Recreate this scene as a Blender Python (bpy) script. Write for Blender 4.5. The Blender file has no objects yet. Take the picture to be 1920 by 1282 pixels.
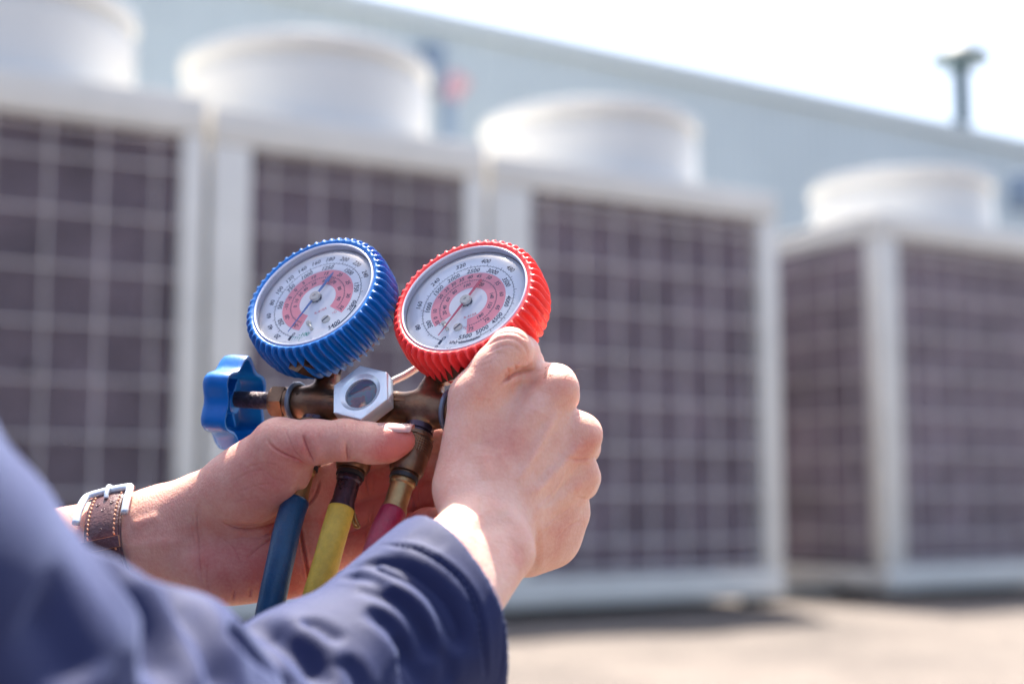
import bpy, math, random
import numpy as np
from mathutils import Vector, Matrix
from mathutils.bvhtree import BVHTree

random.seed(7); rng = np.random.default_rng(7)
S = bpy.context.scene
COL = S.collection
rad = math.radians

# ------------------------------------------------------------------ camera
FPX = 2667.0; PITCH = rad(6.2); CAM = np.array([0.0, 0.0, 0.75])
RIGHT = np.array([1.0, 0, 0]); UP = np.array([0, -math.sin(PITCH), math.cos(PITCH)]); FWD = np.array([0, math.cos(PITCH), math.sin(PITCH)])
cd = bpy.data.cameras.new('camera'); cam = bpy.data.objects.new('camera', cd); COL.objects.link(cam)
cam.location = CAM; cam.rotation_euler = (math.pi/2 + PITCH, 0, 0)
cd.sensor_width = 36; cd.lens = 50; cd.clip_start = 0.02; cd.clip_end = 400
cd.dof.use_dof = True; cd.dof.focus_distance = 0.748; cd.dof.aperture_fstop = 3.85
S.camera = cam
# ------------------------------------------------------------------ light
SUN = Vector((-0.02, 0.41, 0.912)).normalized()
w = bpy.data.worlds.new('World'); S.world = w; w.use_nodes = True
nt = w.node_tree; bg = nt.nodes['Background']
sky = nt.nodes.new('ShaderNodeTexSky'); sky.sky_type = 'NISHITA'; sky.sun_disc = False
sky.sun_elevation = math.asin(SUN.z); sky.sun_rotation = math.atan2(SUN.x, SUN.y)
sky.air_density = 1.0; sky.dust_density = 4.0; sky.ozone_density = 1.0
nt.links.new(sky.outputs[0], bg.inputs[0]); bg.inputs[1].default_value = 0.105
sl = bpy.data.lights.new('sun', 'SUN'); sl.energy = 4.8; sl.angle = rad(0.6); sl.color = (1.0, 0.93, 0.83)
so = bpy.data.objects.new('sun', sl); COL.objects.link(so); so.rotation_euler = SUN.to_track_quat('Z', 'Y').to_euler()
so.location = (2, 4, 8)
S.view_settings.view_transform = 'Standard'; S.view_settings.look = 'None'; S.view_settings.gamma = 1
S.view_settings.exposure = 1.84
S.cycles.max_bounces = 8; S.cycles.transparent_max_bounces = 12

# ------------------------------------------------------------------ helpers
def nrmz(v): v = np.asarray(v, float); return v/np.linalg.norm(v)
def ray(x, y): return FWD + RIGHT*(x-960)/FPX + UP*(641-y)/FPX
def P(x, y, d): return CAM + ray(x, y)*d          # photograph pixel (1920 wide) and depth -> world point
def proj(V):
    q = np.asarray(V)-CAM; d = q@FWD
    return 960+FPX*(q@RIGHT)/d, 641-FPX*(q@UP)/d, d

def mat(name, col, rough=0.5, metal=0.0, bump=0.0, bscale=200.0, var=0.0, vscale=20.0, coat=0.0, spec=0.5, col2=None, dirt=None):
    m = bpy.data.materials.new(name); m.use_nodes = True
    t = m.node_tree; b = t.nodes['Principled BSDF']
    b.inputs['Base Color'].default_value = (*col, 1); b.inputs['Roughness'].default_value = rough; b.inputs['Metallic'].default_value = metal
    b.inputs['Coat Weight'].default_value = coat; b.inputs['Specular IOR Level'].default_value = spec
    tc = t.nodes.new('ShaderNodeTexCoord')
    if var > 0 or col2:
        n = t.nodes.new('ShaderNodeTexNoise'); n.inputs['Scale'].default_value = vscale; n.inputs['Detail'].default_value = 6; n.inputs['Roughness'].default_value = .65
        t.links.new(tc.outputs['Object'], n.inputs['Vector'])
        r = t.nodes.new('ShaderNodeValToRGB'); e = r.color_ramp.elements
        e[0].position = .35; e[1].position = .65
        c2 = col2 or tuple(c*(1-var) for c in col)
        e[0].color = (*c2, 1); e[1].color = (*(col if col2 else tuple(min(1, c*(1+var)) for c in col)), 1)
        t.links.new(n.outputs['Fac'], r.inputs['Fac']); t.links.new(r.outputs[0], b.inputs['Base Color'])
        mr = t.nodes.new('ShaderNodeMapRange'); mr.inputs['To Min'].default_value = max(0.02, rough-.1); mr.inputs['To Max'].default_value = min(1, rough+.12)
        t.links.new(n.outputs['Fac'], mr.inputs['Value']); t.links.new(mr.outputs[0], b.inputs['Roughness'])
    if bump > 0:
        n2 = t.nodes.new('ShaderNodeTexNoise'); n2.inputs['Scale'].default_value = bscale; n2.inputs['Detail'].default_value = 5
        t.links.new(tc.outputs['Object'], n2.inputs['Vector'])
        bp = t.nodes.new('ShaderNodeBump'); bp.inputs['Strength'].default_value = bump; bp.inputs['Distance'].default_value = .001
        t.links.new(n2.outputs['Fac'], bp.inputs['Height']); t.links.new(bp.outputs[0], b.inputs['Normal'])
    return m

def obj(name, V, F, m, parent=None, smooth=True, ang=None, kind=None, label=None):
    """one mesh object; V in world coordinates, stored relative to the parent chain's root"""
    root = np.zeros(3)
    if parent is not None:
        p = parent
        while p.parent: p = p.parent
        root = np.array(p.location)
    V = np.asarray(V, float)
    me = bpy.data.meshes.new(name); me.from_pydata((V-root).tolist(), [], [tuple(int(i) for i in f) for f in F]); me.update()
    if smooth:
        me.polygons.foreach_set('use_smooth', [True]*len(me.polygons))
    if isinstance(m, (list, tuple)):
        for q in m: me.materials.append(q)
    elif m: me.materials.append(m)
    o = bpy.data.objects.new(name, me); COL.objects.link(o)
    if parent is not None: o.parent = parent
    if smooth and ang is not None: me.set_sharp_from_angle(angle=rad(ang))
    if kind: o['kind'] = kind
    if label: o['label'] = label
    return o
def thing(name, label, cat, loc=(0, 0, 0), group=None):
    o = bpy.data.objects.new(name, None); COL.objects.link(o); o.location = tuple(float(a) for a in loc); o.empty_display_size = .05
    o['label'] = label; o['category'] = cat
    if group: o['group'] = group
    return o
def tag(o, label, cat, group=None):
    o['label'] = label; o['category'] = cat
    if group: o['group'] = group
    return o

class MB:
    def __init__(s): s.V = []; s.F = []
    def add(s, V, F):
        k = len(s.V); s.V += [tuple(v) for v in V]; s.F += [tuple(i+k for i in f) for f in F]; return s
    def out(s, name, m, parent=None, **k): return obj(name, s.V, s.F, m, parent, **k)
def frame(n, hint=(0, 0, 1)):
    n = nrmz(n); h = np.array(hint, float); h = h-n*(h@n)
    if np.linalg.norm(h) < 1e-5: h = np.array([1., 0, 0]); h = h-n*(h@n)
    up = nrmz(h); return np.cross(up, n), up, n
def box(c, ax, half):
    """ax: 3 unit axes, half sizes"""
    c = np.asarray(c, float); V = []
    for i in (-1, 1):
        for j in (-1, 1):
            for k in (-1, 1): V.append(c+ax[0]*half[0]*i+ax[1]*half[1]*j+ax[2]*half[2]*k)
    F = [(0, 1, 3, 2), (4, 6, 7, 5), (0, 4, 5, 1), (2, 3, 7, 6), (0, 2, 6, 4), (1, 5, 7, 3)]
    return V, F
def bbox(c, ax, half, bv):
    """box with chamfered edges"""
    import bmesh
    V, F = box((0, 0, 0), np.eye(3), half)
    bm = bmesh.new(); vs = [bm.verts.new(v) for v in V]
    for f in F: bm.faces.new([vs[i] for i in f])
    bmesh.ops.recalc_face_normals(bm, faces=bm.faces)
    bmesh.ops.bevel(bm, geom=bm.edges[:], offset=bv, segments=2, affect='EDGES', profile=.5)
    bm.verts.index_update()
    V = [np.asarray(c)+ax[0]*v.co[0]+ax[1]*v.co[1]+ax[2]*v.co[2] for v in bm.verts]; F = [[v.index for v in f.verts] for f in bm.faces]; bm.free()
    return V, F
def lathe(c, fr, prof, n=48, rfun=None, cap=True, phase=0.0):
    """prof: list of (radius, height along fr[2]); rfun(theta, i) multiplies the radius"""
    V = []; F = []; m = len(prof)
    for i, (r, h) in enumerate(prof):
        for j in range(n):
            a = 2*math.pi*j/n+phase; k = rfun(a, i) if rfun else 1.0
            V.append(c+fr[0]*r*k*math.cos(a)+fr[1]*r*k*math.sin(a)+fr[2]*h)
    for i in range(m-1):
        for j in range(n):
            F.append((i*n+j, i*n+(j+1) % n, (i+1)*n+(j+1) % n, (i+1)*n+j))
    if cap:
        F.append(tuple(range(n-1, -1, -1))); F.append(tuple((m-1)*n+j for j in range(n)))
    return V, F
def catmull(pts, per=8):
    pts = [np.asarray(p, float) for p in pts]; q = [2*pts[0]-pts[1]]+pts+[2*pts[-1]-pts[-2]]; out = []
    for i in range(1, len(q)-2):
        for t in np.linspace(0, 1, per, endpoint=False):
            a, b, c, d = q[i-1], q[i], q[i+1], q[i+2]
            out.append(.5*((2*b)+(-a+c)*t+(2*a-5*b+4*c-d)*t*t+(-a+3*b-3*c+d)*t**3))
    out.append(pts[-1]); return out
def tube(path, radii, n=16, cap=True, hint=(0, 0, 1), sec=None):
    path = [np.asarray(p, float) for p in path]; m = len(path)
    if np.isscalar(radii): radii = [radii]*m
    V = []; F = []; up = None
    for i, p in enumerate(path):
        t = nrmz(path[min(i+1, m-1)]-path[max(i-1, 0)])
        if up is None: fr = frame(t, hint)
        else: fr = frame(t, up)
        up = fr[1]
        for j in range(n):
            a = 2*math.pi*j/n; s = sec(a) if sec else (math.cos(a), math.sin(a))
            V.append(p+(fr[0]*s[0]+fr[1]*s[1])*radii[i])
    for i in range(m-1):
        for j in range(n): F.append((i*n+j, i*n+(j+1) % n, (i+1)*n+(j+1) % n, (i+1)*n+j))
    if cap: F.append(tuple(range(n-1, -1, -1))); F.append(tuple((m-1)*n+j for j in range(n)))
    return V, F
# ------------------------------------------------------------------ materials of the yard
M_frame = mat('white_paint', (.68, .655, .605), .45, var=.06, vscale=2.5, bump=.1, bscale=60)
M_drum = mat('drum_paint', (.655, .655, .64), .35, var=.03, vscale=2)
M_coil = mat('coil_fins', (.33, .265, .31), .5, metal=.2, var=.25, vscale=2.5)
M_wire = mat('wire_paint', (.66, .61, .60), .45)
M_dark = mat('dark_rubber', (.03, .03, .035), .7)
M_base = mat('concrete_base', (.30, .27, .23), .9, var=.3, vscale=6, bump=.5, bscale=30)
M_wall = mat('wall_sheet', (.50, .575, .60), .45, var=.05, vscale=.6)
M_trim = mat('wall_trim', (.55, .62, .64), .4)
M_vent = mat('vent_metal', (.05, .085, .10), .5)
M_red = mat('faded_red_paint', (.50, .32, .36), .5); M_blue = mat('pipe_blue', (.22, .29, .38), .5)

# ------------------------------------------------------------------ ground
def ground():
    m = bpy.data.materials.new('gravel_roof'); m.use_nodes = True; t = m.node_tree; b = t.nodes['Principled BSDF']; b.inputs['Roughness'].default_value = .95
    tc = t.nodes.new('ShaderNodeTexCoord')
    n = t.nodes.new('ShaderNodeTexNoise'); n.inputs['Scale'].default_value = .9; n.inputs['Detail'].default_value = 9; n.inputs['Roughness'].default_value = .7
    v = t.nodes.new('ShaderNodeTexVoronoi'); v.inputs['Scale'].default_value = 40
    t.links.new(tc.outputs['Object'], n.inputs[0]); t.links.new(tc.outputs['Object'], v.inputs[0])
    r = t.nodes.new('ShaderNodeValToRGB'); r.color_ramp.elements[0].position = .3; r.color_ramp.elements[1].position = .7
    r.color_ramp.elements[0].color = (.10, .085, .077, 1); r.color_ramp.elements[1].color = (.225, .19, .165, 1)
    mx = t.nodes.new('ShaderNodeMix'); mx.data_type = 'RGBA'; mx.blend_type = 'MULTIPLY'; mx.inputs[0].default_value = .35
    t.links.new(n.outputs[0], r.inputs[0]); t.links.new(r.outputs[0], mx.inputs[6]); bw = t.nodes.new('ShaderNodeRGBToBW'); t.links.new(v.outputs['Color'], bw.inputs[0]); t.links.new(bw.outputs[0], mx.inputs[7])
    t.links.new(mx.outputs[2], b.inputs['Base Color'])
    bp = t.nodes.new('ShaderNodeBump'); bp.inputs['Distance'].default_value = .02; t.links.new(v.outputs['Distance'], bp.inputs['Height']); t.links.new(bp.outputs[0], b.inputs['Normal'])
    N = 60; xs = np.concatenate([np.linspace(-150, -12, 8), np.linspace(-10, 12, N), np.linspace(14, 150, 8)]); ys = np.concatenate([np.linspace(-150, -3, 8), np.linspace(-2, 20, N), np.linspace(22, 200, 8)])
    V = [(x, y, -0.012+.012*math.sin(x*2.1+y)*math.sin(y*1.7)) for y in ys for x in xs]; W = len(xs)
    F = [(j*W+i, j*W+i+1, (j+1)*W+i+1, (j+1)*W+i) for j in range(len(ys)-1) for i in range(W-1)]
    obj('ground', V, F, m, kind='structure')
ground()

# ------------------------------------------------------------------ row of condensing units
B0 = np.array([0.8333, 9.3964, 0.0]); RU = np.array([math.sin(rad(59)), math.cos(rad(59)), 0]); RN = np.array([-RU[1], RU[0], 0]); Z = np.array([0, 0, 1.0])
RAX = (RU, RN, Z)
def rp(s, d, z): return B0+RU*s+RN*d+Z*z        # along the row, behind its front plane, height
def on_plane(x, y, d):
    r = ray(x, y); p0 = rp(0, d, 0); t = ((p0-CAM)@RN)/(r@RN); return CAM+r*t
def unit(s0, s1, label, gl, gr, g_s, g_e, wire_ds, drum_s, drum_r, drum_h, top=2.93, g1=2.70, depth=2.3):
    """s0..s1 extent; g_s..g_e the grille opening"""
    t = thing('condensing_unit', label, 'condensing unit', rp((s0+s1)/2, 0, 0), 'condensing units in a row')
    g0 = .24; c = (s0+s1)/2; hw = (s1-s0)/2
    mf = M_frame
    def bx(name, s, d, z, hs, hd, hz, m=mf, bv=.012, **k):
        V, F = bbox(rp(s, d, z), RAX, (hs, hd, hz), bv); return obj(name, V, F, m, t, ang=40, **k)
    bx('top_fascia', c, .05, (top+g1)/2, hw, .05, (top-g1)/2)
    bx('base_rail', c, .06, (.06+g0)/2, hw, .06, (g0-.06)/2)
    wl = g_s-s0; wr = s1-g_e
    bx('corner_post', s0+wl/2, .05, (g0+g1)/2, wl/2, .045, (g1-g0)/2-.002)
    bx('corner_post', s1-wr/2, .05, (g0+g1)/2, wr/2, .045, (g1-g0)/2-.002)
    bx('roof_panel', c, depth/2+.05, top-.03, hw-.003, depth/2-.06, .028)
    bx('base_frame', c, depth/2+.08, .14, hw-.003, depth/2-.07, .075)
    bx('rear_panel', c, depth-.05, (g0+g1)/2+.08, hw-.01, .03, (g1-g0)/2+.08)
    for s in (s0+.12, s1-.12):
        for d in (.15, depth-.2): bx('foot', s, d, .03, .09, .09, .028, M_dark)
    # coils: front and both sides, real fin plates joined
    def coil(sa, sb, da, db, axis):
        mb = MB(); L = (sb-sa) if axis == 0 else (db-da); nf = int(L/.022)
        for i in range(nf):
            q = (i+.5)/nf*L
            if axis == 0: V, F = box(rp(sa+q, da+.05, (g0+g1)/2), RAX, (.0035, .035, (g1-g0)/2-.01))
            else: V, F = box(rp(sa, da+q, (g0+g1)/2), RAX, (.035, .0035, (g1-g0)/2-.01))
            mb.add(V, F)
        o = mb.out('coil_fins', M_coil, t, smooth=False, kind='stuff')
    coil(g_s, g_e, .07, .07, 0)
    bx('coil_backing', (g_s+g_e)/2, .17, (g0+g1)/2, (g_e-g_s)/2, .01, (g1-g0)/2-.01, M_coil, .002)
    for sx, sg in ((s0+.05, 1), (s1-.05, -1)):
        coil(sx, sx, .16, depth-.2, 1)
        bx('coil_backing', sx+.05*sg, depth/2, (g0+g1)/2, .01, depth/2-.14, (g1-g0)/2-.01, M_coil, .002)
        bx('side_fascia', sx-.02*sg, depth/2+.05, (top+g1)/2-.03, .025, depth/2-.06, (top-g1)/2-.035)
        bx('corner_post', sx, .135, (g0+g1)/2, .047, .035, (g1-g0)/2-.003); bx('corner_post', sx, depth-.12, (g0+g1)/2, .047, .035, (g1-g0)/2-.003)
    # grille wires: every wire a piece, alike ones share their mesh
    wr_ = .0062 if s0 < -2 else .0076
    def wires(name, p0, p1, pts, r=wr_):
        V, F = tube([p0-pts[0], p1-pts[0]], r, 8); me = None
        for p in pts:
            if me is None:
                me = bpy.data.meshes.new(name); me.from_pydata([tuple(v) for v in V], [], F); me.materials.append(M_wire); me.update()
            o = bpy.data.objects.new(name, me); COL.objects.link(o); o.parent = t; o.location = tuple(p-np.array(t.location))
    n = max(2, int(round((g_e-g_s)/wire_ds))); ss = [g_s+(g_e-g_s)*(i+.5)/n for i in range(n)]
    wires('vertical_wire', rp(ss[0], .022, g0+.004), rp(ss[0], .022, g1-.004), [rp(s, .022, g0) for s in ss])
    zz = [g0+.05]+[g0+.30*(i+.75) for i in range(8)]+[g1-.05]
    zz = [z for z in zz if z < g1-.02]
    wires('horizontal_wire', rp(g_s+.003, .008, zz[0]), rp(g_e-.003, .008, zz[0]), [rp(g_s, .008, z) for z in zz])
    nd = 7; dd = [.2+(depth-.45)*(i+.5)/nd for i in range(nd)]
    wires('side_wire', rp(s0+.004, dd[0], g0), rp(s0+.004, dd[0], g1-.08), [rp(s0+.004, d, g0) for d in dd])
    wires('side_wire', rp(s0-.008, .18, zz[1]), rp(s0-.008, depth-.16, zz[1]), [rp(s0-.008, .18, z) for z in zz[1:-1]])
    # fan drum with rolled lip, guard rings and blades
    dc = rp(drum_s, depth*.42, top); fr = (RU, RN, Z); R = drum_r; h = drum_h
    V, F = lathe(dc, fr, [(R*1.03, 0), (R*1.03, .03), (R*.985, .05), (R*.975, h*.4), (R*.98, h-.17), (R*.965, h-.16), (R*.93, h-.135), (R*.93, h-.075), (R*.99, h-.065), (R*1.0, h-.03), (R*.99, h), (R*.96, h), (R*.94, h-.04), (R*.92, h*.5), (R*.92, .02)], 72, cap=False)
    dr = obj('fan_drum', V, F, M_drum, t, ang=50)
    mb = MB()
    for k in range(6):
        rr = R*(.25+.14*k); mb.add(*tube([dc+RU*rr*math.cos(a)+RN*rr*math.sin(a)+Z*(h+.012+.05*(1-rr/R)) for a in np.linspace(0, 2*math.pi, 49)], .005, 6))
    obj('guard_ring', mb.V, mb.F, M_wire, dr)
    V, F = lathe(dc, fr, [(.13, h-.16), (.13, h-.05), (.10, h-.03)], 24); hb = obj('fan_hub', V, F, M_dark, t, ang=40)
    for k in range(5):
        a = k*2*math.pi/5+.3; d1 = RU*math.cos(a)+RN*math.sin(a); d2 = -RU*math.sin(a)+RN*math.cos(a)
        Vb = []
        for q, ww in ((.12, .06), (R*.5, .16), (R*.88, .2)):
            for sg in (-1, 1):
                for th in (-.004, .004): Vb.append(dc+d1*q+d2*ww*sg+Z*(h-.1+.05*sg+th))
        Fb = []
        for i in range(2):
            o_ = i*4; Fb += [(o_, o_+2, o_+6, o_+4), (o_+1, o_+5, o_+7, o_+3), (o_, o_+4, o_+5, o_+1), (o_+2, o_+3, o_+7, o_+6)]
        Fb += [(0, 1, 3, 2), (8, 10, 11, 9)]
        obj('fan_blade', Vb, Fb, M_dark, hb)
    # base plinth pieces below
    return t
unit(-5.05, -2.985, 'condensing unit cut off by the left edge of the photo', .2, .2, -4.86, -3.115, .30, -3.98, .84, .60, 3.0, 2.775)
unit(-2.945, -1.16, 'condensing unit behind the blue gauge, second from the left', .2, .2, -2.71, -1.31, .28, -1.98, .83, .60, 2.96, 2.745)
unit(-1.12, 1.25, 'widest condensing unit right behind the hands, with a gap on its right', .2, .2, -.82, 1.08, .254, -.12+.40, .82, .56, 2.91, 2.715)
unit(2.25, 4.60, 'condensing unit at the right edge of the photo, its dark left side showing', .2, .2, 2.45, 4.40, .26, 3.05+.46, .78, .50, 2.89, 2.70)

V, F = lathe(on_plane(56, 688, .0), (RU, Z, -RN), [(.022, .0), (.022, .03), (.015, .045), (.005, .05)], 20)
uo = [o for o in COL.objects if o.name == 'condensing_unit'][0]
obj('grille_knob', V, F, M_dark, uo, ang=40)
# timber bearers seen in the gap between the third and fourth unit
for k, d in enumerate((.55, 1.15)):
    V, F = bbox(rp(1.76, d, .06), RAX, (.42, .09, .06), .01)
    tag(obj('timber_block', V, F, M_base, ang=40), ['nearer brown block on the ground in the gap between the units', 'farther brown block on the ground in the gap between the units'][k], 'block', 'blocks lying in the gap')

# ------------------------------------------------------------------ building behind
def wall():
    d = 6.0; WU = np.array([math.sin(rad(56.5)), math.cos(rad(56.5)), 0]); WN = np.array([-WU[1], WU[0], 0]); WO = on_plane(1300, 130, d); WAX = (WU, WN, Z)
    def rp(s, dd, z): return WO*[1, 1, 0]+WU*(s-5.4)+WN*(dd-d)+Z*z
    t = thing('sheet_wall', 'long pale blue grey metal wall rising behind the condensing units', 'wall', rp(2, d, 0))
    A = np.array(rp(-14, d, 0)); n = 60; mb = MB(); H = WO[2]-.10
    # trapezoid ribbed sheet
    V = []; F = []; L = 34.0; s = -14.0; k = 0
    while s < L-14:
        for ds, off in ((0, 0), (.22, 0), (.25, -.012), (.30, -.012), (.33, 0)):
            for z in (0, H): V.append(rp(s+ds, d+off, z))
        s += .333
    m = len(V)//2
    F = [(2*i, 2*i+2, 2*i+3, 2*i+1) for i in range(m-1)]
    obj('wall_sheet', V, F, M_wall, t, smooth=False)
    V, F = box(rp(3, d-.01, H+.02), WAX, (17, .07, .09)); obj('roof_flashing', V, F, M_trim, t, smooth=False)
    V, F = box(rp(3, d+4, H/2-.1), WAX, (17, 3.9, H/2)); obj('building_body', V, F, M_wall, t, smooth=False)
    V, F = box(rp(3, d+4, H+.02), WAX, (17, 3.9, .05)); obj('roof', V, F, M_trim, t, smooth=False)
wall()
# roof vent
vb = on_plane(1806, 262, 6.6); vt = on_plane(1806, 100, 6.6); 
t = thing('vent_pipe', 'grey blue vent pipe with a mushroom cap standing on the roof edge', 'vent', (vb[0], vb[1], 5.8))
L = vt[2]; R1 = .085*vt[1]/17
sc = np.linalg.norm(vt-CAM)/FPX
V, F = lathe(np.array([vb[0], vb[1], 0]), (np.array([1., 0, 0]), np.array([0, 1., 0]), Z), [(16*sc, 5.9), (16*sc, L)], 20); obj('pipe', V, F, M_vent, t, ang=40)
V, F = lathe(np.array([vb[0], vb[1], L]), (np.array([1., 0, 0]), np.array([0, 1., 0]), Z), [(50*sc, -22*sc), (54*sc, -16*sc), (48*sc, -2*sc), (24*sc, 12*sc), (4*sc, 16*sc)], 28); obj('cap', V, F, M_vent, t, ang=50)
# standpipe with red valve wheel between second and third drum
c = on_plane(842, 225, 3.2); q = np.linalg.norm(c-CAM)/FPX; cx = np.array([c[0], c[1], 0])
t = thing('standpipe', 'blurred dark blue standpipe with a red head between two fan drums', 'pipe', cx)
AX = (np.array([1., 0, 0]), np.array([0, 1., 0]), Z)
zt = on_plane(842, 190, 3.2)[2]; zt2 = on_plane(862, 150, 3.2)
V, F = tube([cx, np.array([c[0], c[1], zt])], 15*q, 16); obj('pipe', V, F, M_blue, t, ang=40)
V, F = tube([np.array([c[0], c[1], zt]), (np.array([c[0], c[1], zt])+zt2)/2+Z*.02, zt2], [16*q, 20*q, 24*q], 16); obj('red_head', V, F, M_red, t, ang=60)
c2 = on_plane(815, 90, 5.6); q2 = np.linalg.norm(c2-CAM)/FPX
V, F = bbox(on_plane(812, 130, 5.7), RAX, (.10, .1, .26), .02); tag(obj('wall_bracket_light', V, F, M_blue, ang=40), 'small dark blue box on the wall beside the second fan drum', 'box')
c3 = on_plane(1918, 362, 4.0)
V, F = bbox(c3, RAX, (.14, .12, .22), .03); tag(obj('electric_box', V, F, M_blue, ang=40), 'dark blue box at the right edge behind the last fan drum', 'box')
# ------------------------------------------------------------------ person: flesh and cloth grown as implicit surfaces, then meshed
def lerp(a, b, t): return a+(b-a)*t
def cap_d(p, a, b, ra, rb):
    a = np.asarray(a); ab = np.asarray(b)-a; t = np.clip(((p-a)@ab)/(ab@ab+1e-12), 0, 1)
    q = p-a-t[:, None]*ab; return np.sqrt((q*q).sum(1))-(ra+(rb-ra)*t)
def ell_d(p, c, ax, r):
    q = (p-c)@np.array(ax).T/np.array(r); k = np.sqrt((q*q).sum(1))+1e-9; g = np.sqrt(((q/np.array(r))**2).sum(1))+1e-9
    return k*(k-1)/g
def smin(a, b, k):
    h = np.clip(.5+.5*(b-a)/k, 0, 1); return b*(1-h)+a*h-k*h*(1-h)
def smax(a, b, k): return -smin(-a, -b, k)
mm = .001
class Field:
    """list of primitives blended in order; groups are blended inside first"""
    def __init__(s): s.g = []
    def cap(s, a, b, ra, rb, k=6): s.g.append(('cap', (np.asarray(a), np.asarray(b), ra*mm, rb*mm), k*mm)); return s
    def ell(s, c, ax, r, k=6): s.g.append(('ell', (np.asarray(c), ax, tuple(q*mm for q in r)), k*mm)); return s
    def chain(s, pts, k=6, kin=3):
        sub = Field()
        for (a, ra), (b, rb) in zip(pts[:-1], pts[1:]): sub.cap(a, b, ra, rb, kin)
        s.g.append(('sub', sub, k*mm)); return s
    def subf(s, f, k): s.g.append(('sub', f, k*mm)); return s
    def cut(s, f, k=2): s.g.append(('cut', f, k*mm)); return s
    def __call__(s, p):
        d = None
        for kind, a, k in s.g:
            if kind == 'cap': e = cap_d(p, *a)
            elif kind == 'ell': e = ell_d(p, *a)
            else: e = a(p)
            if d is None: d = e
            elif kind == 'cut': d = smax(d, -e, k)
            else: d = smin(d, e, k)
        return d
def mesh_field(f, lo, hi, h):
    """surface nets on a narrow band"""
    lo = np.asarray(lo, float); n = np.ceil((np.asarray(hi)-lo)/h).astype(int)+1; B = 6
    nb = (n+B-1)//B+1; n = nb*B
    cx = [lo[i]+(np.arange(nb[i])+.5)*B*h for i in range(3)]
    G = np.stack(np.meshgrid(*cx, indexing='ij'), -1).reshape(-1, 3); dc = f(G).reshape(nb)
    act = np.argwhere(np.abs(dc) < B*h*1.25)
    D = np.repeat(np.repeat(np.repeat(dc, B, 0), B, 1), B, 2).astype(np.float32)
    off = np.stack(np.meshgrid(*[np.arange(B)]*3, indexing='ij'), -1).reshape(-1, 3)
    CH = 4000
    for i in range(0, len(act), CH):
        idx = (act[i:i+CH, None, :]*B+off[None]).reshape(-1, 3)
        D[idx[:, 0], idx[:, 1], idx[:, 2]] = f(lo+idx*h)
    sgn = D < 0; N = D.shape
    c = [sgn[i:N[0]-1+i, j:N[1]-1+j, k:N[2]-1+k] for i in (0, 1) for j in (0, 1) for k in (0, 1)]
    tot = sum(q.astype(np.int8) for q in c); cell = np.argwhere((tot > 0) & (tot < 8))
    vid = -np.ones((N[0]-1, N[1]-1, N[2]-1), np.int32); vid[cell[:, 0], cell[:, 1], cell[:, 2]] = np.arange(len(cell))
    acc = np.zeros((len(cell), 3)); cnt = np.zeros(len(cell))
    corners = [(i, j, k) for i in (0, 1) for j in (0, 1) for k in (0, 1)]
    val = {q: D[cell[:, 0]+q[0], cell[:, 1]+q[1], cell[:, 2]+q[2]].astype(float) for q in corners}
    for q in corners:
        for ax in range(3):
            if q[ax] == 0:
                r = list(q); r[ax] = 1; r = tuple(r); a, b = val[q], val[r]; m = (a < 0) != (b < 0)
                t = np.where(m, a/(a-b+1e-20), 0); pt = np.tile(np.array(q, float), (len(cell), 1)); pt[:, ax] = t
                acc[m] += pt[m]; cnt[m] += 1
    V = lo+(cell+acc/cnt[:, None])*h
    F = []
    for ax in range(3):
        u, v = (ax+1) % 3, (ax+2) % 3
        sl0 = [slice(0, N[i]-1) for i in range(3)]; sl1 = list(sl0); sl1[ax] = slice(1, N[ax])
        sl0 = [slice(None)]*3; sl1 = [slice(None)]*3; sl0[ax] = slice(0, N[ax]-1); sl1[ax] = slice(1, N[ax])
        a = sgn[tuple(sl0)]; b = sgn[tuple(sl1)]; e = np.argwhere(a != b)
        e = e[(e[:, u] > 0) & (e[:, v] > 0) & (e[:, u] < N[u]-1) & (e[:, v] < N[v]-1)]
        ins = a[e[:, 0], e[:, 1], e[:, 2]]
        def g(du, dv):
            q = e.copy(); q[:, u] += du; q[:, v] += dv; return vid[q[:, 0], q[:, 1], q[:, 2]]
        Q = np.stack([g(-1, -1), g(0, -1), g(0, 0), g(-1, 0)], 1); Q[~ins] = Q[~ins][:, ::-1]; F.append(Q)
    F = np.concatenate(F); F = F[(F >= 0).all(1)]
    # relax a little, then project back on the field
    for it in range(2):
        s = np.zeros_like(V); w_ = np.zeros(len(V))
        for i in range(4):
            np.add.at(s, F[:, i], V[F[:, (i+1) % 4]]); np.add.at(w_, F[:, i], 1)
            np.add.at(s, F[:, i], V[F[:, (i+3) % 4]]); np.add.at(w_, F[:, i], 1)
        V = V*.5+.5*s/np.maximum(w_, 1)[:, None]
        e = h*.5; g = np.stack([f(V+np.eye(3)[i]*e)-f(V-np.eye(3)[i]*e) for i in range(3)], 1)/(2*e); gn = np.linalg.norm(g, axis=1)[:, None]+1e-9; g = g/gn
        V = V-g*(f(V)/np.maximum(gn[:, 0], .3))[:, None].clip(-h, h)
    return V, F, g
def vnormals(V, F):
    n = np.zeros_like(V); a = np.cross(V[F[:, 2]]-V[F[:, 0]], V[F[:, 3]]-V[F[:, 1]])
    for i in range(4): np.add.at(n, F[:, i], a)
    return n/(np.linalg.norm(n, axis=1)[:, None]+1e-12)
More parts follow.
